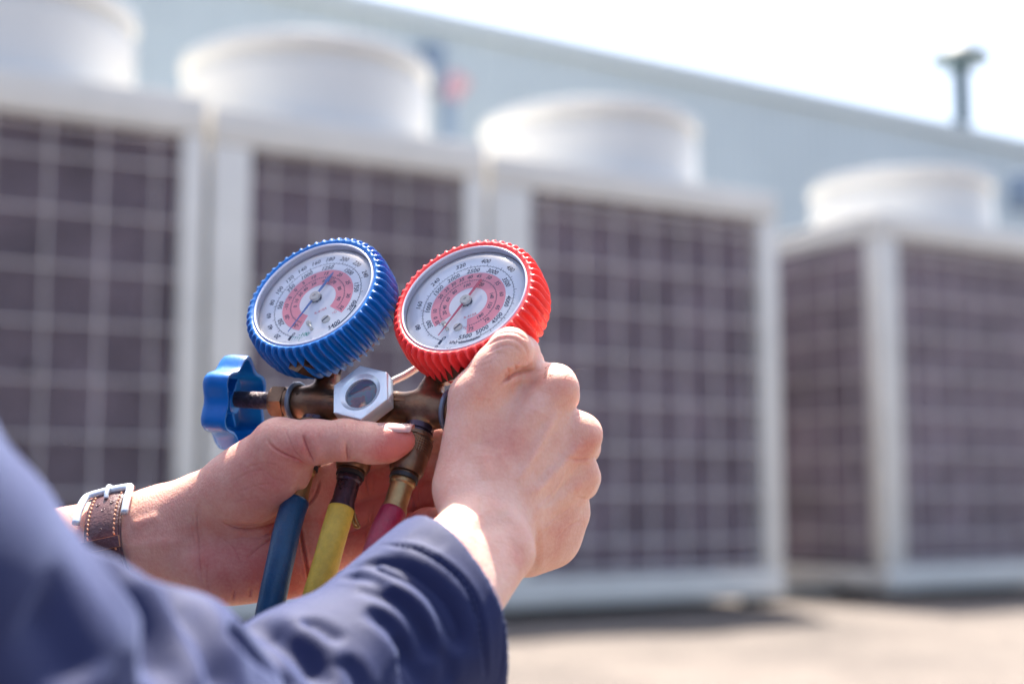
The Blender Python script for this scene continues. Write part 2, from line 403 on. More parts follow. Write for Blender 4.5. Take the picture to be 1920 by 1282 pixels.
class Sculpt:
    def __init__(s, V, F): s.V = V; s.F = F; s.N = vnormals(V, F); s.bvh = None; s.rest()
    def rest(s):
        st = 1 if len(s.F) < 60000 else 2
        s.V0 = s.V.copy(); s.N = vnormals(s.V, s.F); s.bvh = BVHTree.FromPolygons([Vector(v) for v in s.V], s.F.tolist()); s.disp = np.zeros(len(s.V)); s.dir = s.N
    def hit(s, x, y):
        r = Vector(nrmz(ray(x, y))); q = s.bvh.ray_cast(Vector(CAM), r)
        return None if q[0] is None else np.array(q[0])
    def line(s, px, per=6): 
        q = catmull([np.array((x, y, 0.)) for x, y in px], per) if len(px) > 2 else [np.array((lerp(px[0][0], px[1][0], t), lerp(px[0][1], px[1][1], t), 0)) for t in np.linspace(0, 1, 8)]
        h = [s.hit(a[0], a[1]) for a in q]; return [a for a in h if a is not None]
    def groove(s, px, w_, depth, asym=0.0, taper=True, jitter=0.0):
        pts = s.line(px)
        if len(pts) < 2: return
        A = np.array(pts[:-1]); Bq = np.array(pts[1:]); ok = np.linalg.norm(Bq-A, axis=1) < .03; A = A[ok]; Bq = Bq[ok]
        if len(A) == 0: return
        lo = np.minimum(A, Bq).min(0)-w_*3.2*mm; hi = np.maximum(A, Bq).max(0)+w_*3.2*mm
        idx = np.where(((s.V0 > lo) & (s.V0 < hi)).all(1))[0]
        if len(idx) == 0: return
        p = s.V0[idx]; best = np.full(len(idx), 1e9); tt = np.zeros(len(idx)); m = len(A)
        for i in range(m):
            ab = Bq[i]-A[i]; t = np.clip(((p-A[i])@ab)/(ab@ab+1e-12), 0, 1); d = np.linalg.norm(p-A[i]-t[:, None]*ab, axis=1)
            u = d < best; best[u] = d[u]; tt[u] = (i+t[u])/m
        x = best/(w_*mm)
        if asym:
            # one steep and one gentle flank, like an overlapping cloth fold
            j = np.clip((tt*m).astype(int), 0, m-1); tg = (Bq-A)[j]; cr = np.cross(tg, s.N0[idx] if hasattr(s, 'N0') else s.N[idx]); sd = ((p-A[j])*cr).sum(1)
            sgn = np.sign(sd)*np.sign(asym); x = np.where(sgn > 0, x/(1-abs(asym)*.55), x/(1+abs(asym)*.9)); prof = np.exp(-x*x)
        else: prof = np.exp(-x*x)-(.12 if w_ > 3 else .28)*np.exp(-((x-1.9)/.7)**2)*(1 if depth > 0 else 0)
        env = np.clip(np.minimum(tt, 1-tt)*5, 0, 1)**.7 if taper else 1.0
        s.disp[idx] -= depth*mm*prof*env
    def relax(s, n, lam=.5):
        F = s.F; V = s.V
        for _ in range(n):
            q = np.zeros_like(V); w_ = np.zeros(len(V))
            for i in range(4): np.add.at(q, F[:, i], V[F[:, (i+1) % 4]]); np.add.at(w_, F[:, i], 1)
            V = V*(1-lam)+lam*q/np.maximum(w_, 1)[:, None]
        s.V = V; s.rest()
    def bump(s, px, r, hgt, flat=None):
        c = s.hit(*px)
        if c is None: return
        d = np.linalg.norm(s.V0-c, axis=1)/(r*mm); s.disp += hgt*mm*np.exp(-d*d)
    def apply(s): s.fine = -s.disp*1000; s.V = s.V0+s.dir*s.disp[:, None]; s.rest()
    def tint(s, T, spots):
        for (x, y, r, a) in spots:
            c = s.hit(x, y)
            if c is not None: T += a*np.exp(-((np.linalg.norm(s.V-c, axis=1)/(r*mm))**2))
        return T

# ------------------------------------------------------------------ manifold gauge set
M_bluep = mat('blue_plastic', (.0, .12, .43), .36, coat=.0, spec=.35, bump=.12, bscale=500, var=.10, vscale=45)
M_redp = mat('red_plastic', (.95, .055, .055), .4, spec=.35, bump=.12, bscale=500, var=.05, vscale=60)
M_brass = mat('aged_brass', (.25, .145, .085), .36, metal=.85, bump=.2, bscale=700, col2=(.15, .082, .052), vscale=60)
M_brass2 = mat('bright_brass', (.46, .30, .13), .34, metal=.85, bump=.2, bscale=600, col2=(.27, .165, .08), vscale=90)
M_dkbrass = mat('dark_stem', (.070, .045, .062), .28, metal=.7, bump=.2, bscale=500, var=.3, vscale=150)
M_chrome = mat('chrome_nut', (.80, .82, .84), .30, metal=.6, bump=.06, bscale=900)
M_rod = mat('bright_steel', (.62, .62, .60), .35, metal=.25)
M_dial = mat('dial_white', (.92, .945, .97), .5)
M_pink = mat('dial_pink', (1.0, .34, .40), .5)
M_ink = mat('ink', (.03, .04, .09), .6); M_green = mat('ink_green', (.02, .35, .27), .6); M_inkpink = mat('ink_red', (.75, .25, .30), .6)
M_nblue = mat('needle_blue', (.06, .17, .48), .4); M_nred = mat('needle_red', (.60, .07, .14), .4)
M_hubm = mat('hub_metal', (.66, .64, .58), .35, metal=.4)
M_rubber = mat('black_rubber', (.02, .02, .022), .5)
M_hb = mat('hose_blue', (.0, .045, .115), .34, bump=.35, bscale=900, var=.12, vscale=200)
M_hy = mat('hose_yellow', (.62, .41, .05), .5, bump=.5, bscale=900, var=.10, vscale=260)
M_hr = mat('hose_red', (.24, .002, .032), .36, bump=.5, bscale=900, var=.12, vscale=260)
def glassmat():
    m = bpy.data.materials.new('clear_lens'); m.use_nodes = True; t = m.node_tree
    for n in list(t.nodes): t.nodes.remove(n)
    o = t.nodes.new('ShaderNodeOutputMaterial'); tr = t.nodes.new('ShaderNodeBsdfTransparent'); gl = t.nodes.new('ShaderNodeBsdfGlossy'); gl.inputs['Roughness'].default_value = .06
    fr = t.nodes.new('ShaderNodeFresnel'); fr.inputs[0].default_value = 1.45; mx = t.nodes.new('ShaderNodeMixShader')
    mu = t.nodes.new('ShaderNodeMath'); mu.operation = 'MULTIPLY'; mu.inputs[1].default_value = .9
    tr.inputs[0].default_value = (.97, .98, 1, 1)
    t.links.new(fr.outputs[0], mu.inputs[0]); t.links.new(mu.outputs[0], mx.inputs[0]); t.links.new(tr.outputs[0], mx.inputs[1]); t.links.new(gl.outputs[0], mx.inputs[2]); t.links.new(mx.outputs[0], o.inputs[0])
    return m
M_glass = glassmat()
M_rim = mat('lens_rim', (.74, .76, .86), .2, coat=.6)

MAN = thing('manifold_gauge_set', 'brass manifold gauge set with blue and red dials and three coloured hoses, held in hands', 'manifold gauge', P(640, 760, .765))
NG = nrmz((-.357, -.763, .54)); NM = nrmz((-.312, -.822, .474))
MX = nrmz(np.array((.902, -.416, -.129))-NM*(np.array((.902, -.416, -.129))@NM)); VX = nrmz(np.cross(NM, MX))
VF = nrmz((.25, .38, .89))      # direction of the fittings (upward)
mm = .001

def txt(s, size):
    cu = bpy.data.curves.new('t', 'FONT'); cu.body = s; cu.size = size; cu.align_x = 'CENTER'; cu.align_y = 'CENTER'; cu.offset = size*.016; cu.resolution_u = 2
    cu.shear = .18
    o = bpy.data.objects.new('t', cu); COL.objects.link(o)
    me = bpy.data.meshes.new_from_object(o)
    V = np.array([v.co[:] for v in me.vertices]).reshape(-1, 3); F = [tuple(p.vertices) for p in me.polygons]
    bpy.data.objects.remove(o); bpy.data.curves.remove(cu); bpy.data.meshes.remove(me)
    return V, F
def ring_sector(r0, r1, a0, a1, n=48):
    V = []; F = []
    for i in range(n+1):
        a = rad(a0+(a1-a0)*i/n); V += [(r0*math.cos(a), r0*math.sin(a), 0), (r1*math.cos(a), r1*math.sin(a), 0)]
    F = [(2*i, 2*i+1, 2*i+3, 2*i+2) for i in range(n)]
    if a1 < a0: F = [f for f in F]
    else: F = [f[::-1] for f in F]
    return V, F
def gauge(c, plastic, label, spec, dn_ang):
    rt, up, n = frame(NG)
    c = np.asarray(c)
    G = obj('gauge', *lathe(c, (rt, up, n), [(34.5*mm, -25*mm), (36.5*mm, -24*mm), (36.5*mm, -7.5*mm), (35.8*mm, -4.2*mm), (34*mm, -4.2*mm)], 64, cap=True), M_brass, MAN, ang=40, label=label)
    # rubber boot with ribs: built as one moulded shell
    NR = 52; nb = NR*16
    prof = [(36.0, .2), (36.6, 1.3), (38.2, 1.9), (39.6, 1.3), (40.2, -.6), (40.5, -2), (40.9, -5), (41.1, -9), (41.1, -14), (40.6, -18), (39.4, -21.5), (37.6, -24.5), (34.5, -26.5), (30, -27.5), (26, -27.5)]
    V = []; F = []; m = len(prof)
    for i, (r, h) in enumerate(prof):
        amp = [0, 0, 0, .35, .95, 1, 1, 1, 1, 1, 1, .9, .5, 0, 0][i]
        for j in range(nb):
            a = 2*math.pi*j/nb; sh = a+ (h*.0035 if h < 0 else 0)
            ph = (sh*NR/(2*math.pi)) % 1.0; x = abs(ph-.5)*2   # 0 at rib crest
            rb = 1/(1+math.exp((x-.34)*17))
            rr = r+amp*(3.6*rb-1.9)+ (0.35*math.sin(3*a+h*.3)+.25*math.sin(7*a-h*.45))*(.0 if h > -2 else min(1, (-h-2)/8))*.6
            V.append(c+(rt*math.cos(a)+up*math.sin(a))*rr*mm+n*h*mm)
    for i in range(m-1):
        for j in range(nb): F.append((i*nb+j, i*nb+(j+1) % nb, (i+1)*nb+(j+1) % nb, (i+1)*nb+j))
    obj('rubber_boot', V, F, plastic, G)
    # clear lens: rim ring and pane
    V, F = lathe(c, (rt, up, n), [(36.1*mm, .6*mm), (35.9*mm, 1.5*mm), (35.4*mm, 1.8*mm), (35.0*mm, 1.3*mm), (35.0*mm, .5*mm)], 96, cap=False); obj('lens_rim', V, F, M_rim, G)
    V, F = lathe(c, (rt, up, n), [(35.1*mm, .1*mm), (35.0*mm, .5*mm), (25*mm, 1.0*mm), (12*mm, 1.4*mm), (.1*mm, 1.5*mm)], 64, cap=False); obj('lens', V, F, M_glass, G)
    V, F = lathe(c, (rt, up, n), [(35.9*mm, .1*mm), (35.3*mm, .1*mm), (35.1*mm, -3.5*mm), (35.6*mm, -3.7*mm)], 96, cap=False); obj('inner_wall', V, F, M_rim, G)
    dc = c-n*3.4*mm
    R_ = lambda V, z=0.0: [dc+(rt*.9-up*.9)*mm*(z > .01)*(z < 1)+rt*v[0]*mm+up*v[1]*mm+n*z*mm for v in V]
    V = [(0, 0, 0)]+[(35.0*math.cos(a), 34.8*math.sin(a), 0) for a in np.linspace(0, 2*math.pi, 96, endpoint=False)]
    obj('dial_face', R_(V), [(0, 1+i, 1+(i+1) % 96) for i in range(96)], M_dial, G, smooth=False)
    mb = MB()
    V, F = ring_sector(11.0, 21.5, spec['band'][0], spec['band'][1]); mb.add(V, F)
    obj('dial_band', R_(mb.V, .06), mb.F, M_pink, G, smooth=False)
    ink = MB()
    def put(s, r, ang, size, flip=False, mbx=None, extra=0):
        V, F = txt(s, size); a = rad(ang); rot = a-math.pi/2+(math.pi if flip else 0)+rad(extra)
        V = V[:, :2]@np.array([[math.cos(rot), math.sin(rot)], [-math.sin(rot), math.cos(rot)]])
        V = [(v[0]+r*math.cos(a), v[1]+r*math.sin(a), 0) for v in V]; (mbx or ink).add(V, F)
    def tick(ang, r0, r1, w_, mbx=None):
        a = rad(ang); d = np.array((math.cos(a), math.sin(a))); e = np.array((-d[1], d[0]))*w_/2
        V = [(*(d*r0-e), 0), (*(d*r0+e), 0), (*(d*r1+e), 0), (*(d*r1-e), 0)]; (mbx or ink).add(V, [(0, 3, 2, 1)])
    for s, ang, fl in spec['outer']: put(s, 29.6, ang, 3.9, fl)
    for s, ang, fl in spec['inner']: put(s, 23.2, ang, 3.8, fl)
    for s, ang, fl in spec['b1']: put(s, 19.0, ang, 3.2, fl)
    for s, ang, fl in spec['b2']: put(s, 13.5, ang, 3.0, fl)
    a0, a1 = spec['arc']; V, F = ring_sector(26.1, 26.35, a0, a1, 90); ink.add(V, F)
    nt_ = spec['ticks']
    for i in range(nt_+1):
        an = a0+(a1-a0)*i/nt_; L = 1.5 if i % 5 == 0 else .8; tick(an, 26.2, 26.2+L, .28 if i % 5 == 0 else .16)
    for i in range(spec['ticks2']+1):
        an = a0+(a1-a0)*i/spec['ticks2']; L = 1.5 if i % 5 == 0 else .7; tick(an, 26.2-L, 26.2, .28 if i % 5 == 0 else .16)
    b0, b1 = spec['band']; b0 -= 6; b1 += 5; V, F = ring_sector(16.2, 16.4, b0, b1, 70); ink.add(V, F)
    for i in range(61):
        an = b0+(b1-b0)*i/60; tick(an, 16.3-(1.0 if i % 5 == 0 else .5), 16.3+(1.0 if i % 6 == 0 else .5), .2)
    V, F = ring_sector(26.6, 27.3, *spec['end']); ink.add(V, F)
    V, F = ring_sector(26.0, 28.9, spec['zero']-1.5, spec['zero']+1.9, 4); ink.add(V, F)
    for s, r, ang, size, fl in spec['extra']: put(s, r, ang, size, fl)
    obj('dial_print', R_(ink.V, .12), ink.F, M_ink, G, smooth=False)
    pk = MB()
    for s, r, ang, size, fl in spec['pinktext']: put(s, r, ang, size, fl, pk)
    obj('pink_print', R_(pk.V, .13), pk.F, M_inkpink, G, smooth=False)
    if spec.get('green'):
        gr = MB()
        for s, r, ang, size, fl in spec['green']: put(s, r, ang, size, fl, gr)
        for k in range(4): tick(spec['zero']+4+3.2*k, 26.2, 27.6 if k % 3 else 28.6, .22, gr)
        V, F = ring_sector(26.1, 26.3, spec['zero'], spec['zero']+17, 8); gr.add(V, F)
        obj('green_print', R_(gr.V, .13), gr.F, M_green, G, smooth=False)
    # needle (tapered bar, arrow tail), hub, gear teeth, screw, stop pin
    na = rad(spec['needle']); d = np.array((math.cos(na), math.sin(na))); e = np.array((-d[1], d[0]))
    pts = [d*25.5, d*25.5-e*.15, d*6-e*.65, -d*11-e*.75, -d*11-e*1.6, -d*(18.0 if spec['arrow'] else 15)-e*.1, -d*(18.0 if spec['arrow'] else 15)+e*.1, -d*11+e*1.6, -d*11+e*.75, d*6+e*.65, d*25.5+e*.15]
    if not spec['arrow']: pts[4] = -d*11-e*.8; pts[7] = -d*11+e*.8; pts[5] = -d*15-e*.8; pts[6] = -d*15+e*.8
    k = len(pts); V = R_([(*p, 0) for p in pts], 1.9)+R_([(*p, 0) for p in pts], 2.25); F = [tuple(range(k, 2*k)), tuple(range(k-1, -1, -1))]+[(i, (i+1) % k, k+(i+1) % k, k+i) for i in range(k)]
    obj('needle', V, F, spec['nmat'], G, smooth=False)
    V, F = lathe(dc, (rt, up, n), [(2.9*mm, .1*mm), (2.9*mm, 1.2*mm), (3.0*mm, 1.3*mm)], 28, rfun=lambda a, i: 1+.12*math.copysign(1, math.sin(14*a))); obj('hub_gear', V, F, M_ink, G, ang=30)
    V, F = lathe(dc, (rt, up, n), [(3.1*mm, 1.4*mm), (3.1*mm, 2.8*mm), (2.8*mm, 3.1*mm), (1.0*mm, 3.1*mm), (.7*mm, 2.5*mm), (.05*mm, 2.5*mm)], 32); obj('hub_cap', V, F, M_hubm, G, ang=40)
    sx, sy = spec['screw']; q = dc+rt*sx*mm+up*sy*mm
    V, F = lathe(q, (rt, up, n), [(2.5*mm, .1*mm), (2.5*mm, .7*mm), (2.2*mm, 1.0*mm), (.05*mm, 1.05*mm)], 28); obj('screw', V, F, M_hubm, G, ang=40)
    V, F = box(q+n*1.1*mm, frame(n, rt*.8+up), (.35*mm, 2.2*mm, .12*mm)); obj('screw_slot', V, F, M_ink, G, smooth=False)
    px, py = spec['pin']; q = dc+rt*px*mm+up*py*mm
    V, F = lathe(q, (rt, up, n), [(1.3*mm, .1*mm), (1.3*mm, 1.6*mm), (1.0*mm, 1.9*mm), (.05*mm, 1.95*mm)], 20); obj('stop_pin', V, F, M_hubm, G, ang=40)
    V, F = tube([q+n*1.0*mm, q+rt*2.2*mm-up*2.6*mm+n*.9*mm, q+rt*3.6*mm-up*4.4*mm+n*.7*mm], [.8*mm, .6*mm, 1.0*mm], 10); obj('stop_arm', V, F, M_hubm, G)
    return G, (rt, up, n)
bs = dict(arc=(-107, -374), ticks=60, ticks2=40, band=(-101, -388.5), zero=-107, end=(-12, -50), needle=-109, arrow=True, nmat=M_nblue, screw=(11.5, -15.5), pin=(1.8, -18.0),
  outer=[('20', -124, 0), ('40', -143, 0), ('60', -161, 0), ('80', 180, 0), ('100', 163, 0), ('120', 146, 0), ('140', 129, 0), ('160', 112, 0), ('180', 95, 0), ('200', 76, 0), ('220', 56, 0), ('240', 34, 0)],
  inner=[('250', -141, 0), ('500', -174, 0), ('750', 155, 0), ('1000', 127, 0), ('1250', 95, 0), ('1500', 56, 0), ('1750', 19, 0)],
  b1=[('-30', -113, 0), ('-20', -143, 0), ('-10', -169, 0), ('-5', 173, 0), ('0', 155, 0), ('5', 137, 0), ('10', 118, 0), ('15', 94, 0), ('20', 65, 0), ('25', 36, 0), ('30', 5, 0), ('35', -22, 1)],
  b2=[('0', -163, 0), ('10', -180, 0), ('30', 160, 0), ('40', 143, 0), ('50', 120, 0), ('60', 92, 0), ('70', 64, 0), ('80', 33, 0), ('90', 0, 0)],
  extra=[('0', 24.5, -105, 3.6, 0), ('2000', 24.6, -14, 3.6, 1), ('3400', 25.3, -48, 3.8, 1), ('kPa', 29.6, -62, 2.6, 1)],
  pinktext=[('R-410A', 9.5, -60, 2.4, 1), ('\u00b0C', 17.5, -35, 2.6, 1)], green=[('-100', 24.2, -90, 3.6, 1)])
rs = dict(arc=(-110, -449), ticks=80, ticks2=55, band=(-136, -437), zero=-110, end=(-60, -86), needle=-112, arrow=False, nmat=M_nred, screw=(-.5, -17.2), pin=(-9.6, -14.4),
  outer=[('80', -150, 0), ('160', 179, 0), ('240', 146, 0), ('320', 114, 0), ('400', 85, 0), ('480', 50, 0)],
  inner=[('500', -146, 0), ('1000', -176, 0), ('1500', 154, 0), ('2000', 127, 0), ('2500', 98, 0), ('3000', 68, 0), ('3500', 35, 0), ('4000', 0, 0), ('4500', -30, 1), ('5000', -55, 1), ('5500', -79, 1)],
  b1=[('-10', -138, 0), ('0', -152, 0), ('10', -167, 0), ('20', 162, 0), ('25', 146, 0), ('30', 132, 0), ('35', 117, 0), ('40', 102, 0), ('45', 86, 0), ('50', 66, 0), ('55', 43, 0), ('60', 16, 0), ('65', -12, 0), ('70', -41, 1), ('75', -70, 1)],
  b2=[('20', -155, 0), ('40', -172, 0), ('60', 165, 0), ('80', 141, 0), ('100', 109, 0), ('120', 74, 0), ('140', 20, 0), ('150', -8, 0), ('180', -45, 1)],
  extra=[('0', 24.3, -108, 3.8, 0), ('0', 30.6, -110, 3.4, 0), ('kPa', 26.5, -94, 2.6, 1), ('psi', 30.5, -96, 2.4, 1)],
  pinktext=[('R-410A', 9.5, -68, 2.4, 1), ('\u00b0C', 17.5, -80, 2.6, 1)])
C_B = P(588.5, 552.5, .775); C_R = P(871, 559, .755)
GB, frB = gauge(C_B, M_bluep, 'blue gauge with a white dial and a pink scale band', bs, -82)
GR, frR = gauge(C_R, M_redp, 'red gauge with a white dial and a pink scale band', rs, -82)

# --- manifold body
T1 = P(600, 757, .774); T2 = P(797, 768, .7505)
fM = (VX, NM, MX)     # lathe frames along the bar
fU = frame(VF, NM)
def L_(name, c, fr, prof, m, n=40, par=None, ang=35, **k):
    V, F = lathe(c, fr, [(r*mm, h*mm) for r, h in prof], n, **k); return obj(name, V, F, m, par or MAN, ang=ang)
bar = T2-T1; bl = np.linalg.norm(bar)*1000; fB = frame(bar, NM)
TM = P(688, 775, .766)
dirR = nrmz(P(737, 962, .722)-T2); dirM = nrmz(P(636, 968, .738)-TM); dirL = nrmz(P(553, 945, .750)-T1); SG = P(675.5, 735.5, .7455)
def bodyf():
    f = Field(); bd = fB[2]
    f.cap(T1-bd*16*mm, T2+bd*16*mm, 9.0, 9.0, 1)
    f.cap(T1-bd*4*mm, T1+bd*4*mm, 9.9, 9.9, 3); f.cap(T2-bd*4*mm, T2+bd*4*mm, 9.9, 9.9, 3)
    for T in (T1, T2): f.cap(T+VF*2*mm, T+VF*18*mm, 9.8, 5.8, 1.6)
    for T, d, L in ((T1, dirL, 11.5), (T2, dirR, 14.0), (TM, dirM, 11)): f.cap(T, T+d*(L-6)*mm, 9.4, 7.4, 1.8)
    f.cap(SG-NM*18*mm, SG-NM*25*mm, 11, 9, 4)
    f.cap(T1+bar*.5-VF*2*mm, T1+bar*.55-VF*2*mm, 10.5, 10.5, 5)
    end = lambda p: np.maximum((p-T2)@bd-.0165, -((p-T1)@bd)-.0165)
    g_ = f
    def ff(p): return np.maximum(smax(g_(p), end(p), .0008), -1)
    return ff
V, F, _g = mesh_field(bodyf(), np.minimum(T1, T2)-[.028, .028, .040], np.maximum(T1, T2)+[.028, .028, .034], .00065)
body = obj('manifold_body', V, F, M_brass, MAN)
def seam(p0, p1, w_): return tube([p0, p1], w_, 6)
V, F = seam(T1+NM*8.9*mm-bar*.16, T2+NM*8.9*mm+bar*.12, .95*mm); obj('mould_seam', V, F, M_brass, body)
# cones up to gauges and sockets
for (T, C, fr) in ((T1, C_B, frB), (T2, C_R, frR)):
    rt, up, n = fr; base = C-n*14*mm-nrmz(rt*.14*0+up)*36*mm
    top = T+VF*21*mm
    ax = nrmz(top-T); f = frame(ax, NM)
    d = base-top; ln = np.linalg.norm(d)*1000; f2 = frame(nrmz(d), NM)
    L_('threaded_neck', top-nrmz(d)*.5*mm, f2, [(6.0, -.5), (6.3, .4), (5.7, 1), (6.3, 1.6), (5.7, 2.2), (6.3, 2.8), (5.6, 3.4), (5.6, 5)], M_dkbrass, par=body)
    L_('gauge_socket', top+nrmz(d)*4*mm, f2, [(6.6, 0), (7.2, .8), (7.2, max(6, ln-3)), (6.6, ln+3)], M_brass, n=6, par=body)
# lower outlets and hose fittings
def knurl(a, i, N=44, w_=.05): return 1.0
def fitting(T, dn, chain, name_lab, tilt=None):
    d = nrmz(dn); f = frame(d, NM); F_ = None
    for nm, prof, m_, n_ in chain:
        o = L_(nm, T, f, prof, m_, n=n_, par=MAN if F_ is None else F_)
        if F_ is None: F_ = o; o['label'] = name_lab
    return F_
DN2 = nrmz(P(757, 890, .735)-T2)
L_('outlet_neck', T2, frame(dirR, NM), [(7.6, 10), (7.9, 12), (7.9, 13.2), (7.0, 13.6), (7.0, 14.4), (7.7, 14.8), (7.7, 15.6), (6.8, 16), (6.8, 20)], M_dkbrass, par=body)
DNc = {}
def knurled(T, dirv, h0, h1, R, par):
    """collar with a raised diamond knurl, then a smooth skirt"""
    f = frame(dirv, NM); n = 132; rows = 26; V = []; F = []
    hs = np.linspace(h0, h1, rows)
    for i, h in enumerate(hs):
        for j in range(n):
            a = 2*math.pi*j/n; q = 22
            u_ = math.cos(a*q+(h-h0)*2.2)*math.cos(a*q-(h-h0)*2.2)
            r = R-.2+(.75*max(0, u_)**.7 if 0 < i < rows-1 else -.5)
            V.append(T+(f[0]*math.cos(a)+f[1]*math.sin(a))*r*mm+f[2]*h*mm)
    for i in range(rows-1):
        for j in range(n): F.append((i*n+j, i*n+(j+1) % n, (i+1)*n+(j+1) % n, (i+1)*n+j))
    F.append(tuple(range(n-1, -1, -1))); F.append(tuple((rows-1)*n+j for j in range(n)))
    return obj('knurled_collar', V, F, M_brass, par)
def hosefit(T, dirv, off, lab, crimp, hose_m, path, hr, hl):
    """nut, knurled collar, skirt, crimp sleeve and hose"""
    f = frame(dirv, NM)
    nut = L_('hose_nut', T, f, [(8.4, off-2.5), (9.2, off-2), (9.2, off), (8.8, off+.4)], M_brass, par=MAN); nut['label'] = lab
    knurled(T, dirv, off+.4, off+9.5, 9.3, nut)
    L_('collar_skirt', T, f, [(9.2, off+9.3), (9.5, off+10.5), (9.3, off+18), (8.2, off+20.5), (6.6, off+20.8), (6.6, off+22)], M_brass, par=nut)
    L_('seal_ring', T, f, [(6.6, off+21.5), (7.6, off+22), (7.6, off+24), (6.4, off+24.2)], M_rubber, par=nut)
    L_('crimp_sleeve', T, f, [(6.2, off+23.5), (6.9, off+24.5), (6.9, off+26.5), (6.1, off+27.5), (6.0, off+38), (6.6, off+40), (6.9, off+42.5), (6.5, off+43)], crimp, n=24, par=nut)
    e = T+f[2]*(off+42.3)*mm
    L0 = P(*path[-1]); g_ = {0: (.0, .10), 1: (.07, .05), 2: (-.06, .12)}[len(COL.objects) % 3]
    tail = [L0+np.array([.0, .015, -.2]), np.array([L0[0]+.02, L0[1]+.04, .12]), np.array([L0[0]+.10+g_[0], L0[1]+.10+g_[1], .012]), np.array([L0[0]+.35+g_[0], L0[1]+.22+g_[1], .009]), np.array([L0[0]+.7, L0[1]+.10+g_[1]*2, .009])]
    pts = catmull([e]+[P(*p) for p in path]+tail, 10)
    V, F = tube(pts, hr*mm, 28); h = obj('hose', V, F, hose_m, nut, label=hl)
    return nut
dirR = nrmz(P(737, 962, .722)-T2)
hosefit(T2, dirR, 17.5, 'right hose fitting with diamond knurling', M_brass2, M_hr, [(718, 1000, .713), (703, 1045, .705), (685, 1110, .700), (668, 1200, .70), (655, 1330, .71), (640, 1600, .74)], 7.0, 'dark red hose')
TM = P(688, 775, .766); dirM = nrmz(P(636, 968, .738)-TM)
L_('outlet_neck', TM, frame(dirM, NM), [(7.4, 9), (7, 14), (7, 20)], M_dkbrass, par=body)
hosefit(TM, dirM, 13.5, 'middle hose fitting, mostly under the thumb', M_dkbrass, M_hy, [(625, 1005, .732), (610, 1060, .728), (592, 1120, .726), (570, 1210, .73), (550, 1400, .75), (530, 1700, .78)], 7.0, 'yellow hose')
dirL = nrmz(P(553, 945, .750)-T1)
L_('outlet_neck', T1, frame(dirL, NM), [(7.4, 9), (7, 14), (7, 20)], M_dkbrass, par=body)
hosefit(T1, dirL, 14, 'left hose fitting beside the base of the thumb', M_brass2, M_hb, [(540, 985, .742), (526, 1050, .733), (512, 1115, .728), (498, 1190, .726), (480, 1330, .73), (460, 1600, .76)], 7.2, 'dark blue hose')
# small brass spring lever between the hoses
V, F = tube(catmull([P(663, 955, .748), P(661, 970, .746), P(665, 985, .745), P(673, 987, .744), P(668, 975, .744), P(664, 962, .745)], 6), [.9*mm]*31, 8); obj('brass_clip', V, F, M_brass2, MAN)

# --- sight glass nut
SG = P(675.5, 735.5, .7455)
fN = frame(NM, VX)
hexV = []; 
def hexprism():
    R = 17.6*mm; V = []; ph0 = None
    # corner direction: image-up corner
    f = fN; best = None
    for k in range(360):
        a = rad(k); q = SG+(f[0]*math.cos(a)+f[1]*math.sin(a))*R; x, y, _ = proj(q)
        x0, y0, _ = proj(SG); e = abs(x-x0)+(y-y0)*.0001
        if y < y0 and (best is None or e < best[0]): best = (e, a)
    a0 = best[1]; prof = [(.94, 0), (1.0, .9), (1.0, 9)]; V = []; F = []
    # chamfered face ring: outer hex, circular bevel, bore
    def hexr(a): 
        q = ((a-a0) % rad(60))-rad(30); return math.cos(rad(30))/math.cos(q)
    n = 96
    rings = [(10.0, 0.6, 0), (10.2, -.2, 0), (11.6, 0.0, 0), (12.3, .35, 0), (13.4, .35, 0)]
    for j in range(n): pass
    L = [(8.9, -3.2), (9.0, -.9), (9.9, -.6), (10.9, .05), (11.4, .35), (12.6, .38)]
    for r, h in L:
        for j in range(n): a = 2*math.pi*j/n+a0; V.append(SG+(f[0]*math.cos(a)+f[1]*math.sin(a))*r*mm+f[2]*h*mm)
    for (k, h) in ((.955, .35), (.985, .1), (1.0, -.6), (1.0, -8.2), (.98, -9)):
        for j in range(n):
            a = 2*math.pi*j/n+a0; V.append(SG+(f[0]*math.cos(a)+f[1]*math.sin(a))*R*hexr(a)*k+f[2]*h*mm)
    m = len(V)//n
    for i in range(m-1):
        for j in range(n): F.append((i*n+j, i*n+(j+1) % n, (i+1)*n+(j+1) % n, (i+1)*n+j))
    F = [f_[::-1] for f_ in F]
    return obj('sight_glass_nut', V, F, M_chrome, MAN, ang=28)
SN = hexprism()
def sightglass():
    m = bpy.data.materials.new('sight_glass'); m.use_nodes = True; t = m.node_tree; b = t.nodes['Principled BSDF']; b.inputs['Roughness'].default_value = .08
    tc = t.nodes.new('ShaderNodeTexCoord'); g = t.nodes.new('ShaderNodeTexNoise'); g.inputs['Scale'].default_value = 90; g.inputs['Detail'].default_value = 3; g.inputs['Distortion'].default_value = 1.2
    r = t.nodes.new('ShaderNodeValToRGB'); e = r.color_ramp.elements; e[0].position = .3; e[0].color = (.07, .05, .075, 1); e[1].position = .75; e[1].color = (.10, .11, .17, 1)
    for p_, c_ in ((.45, (.16, .07, .09, 1)), (.52, (.08, .13, .16, 1)), (.6, (.12, .10, .16, 1))):
        x = e.new(p_); x.color = c_
    t.links.new(tc.outputs['Object'], g.inputs[0]); t.links.new(g.outputs[0], r.inputs[0]); t.links.new(r.outputs[0], b.inputs['Base Color']); b.inputs['Coat Weight'].default_value = .5
    return m
L_('sight_glass', SG, fN, [(9.2, -4), (9.05, -2.2), (6, -1.6), (3, -1.3), (.05, -1.2)], sightglass(), n=48, par=SN, ang=60)
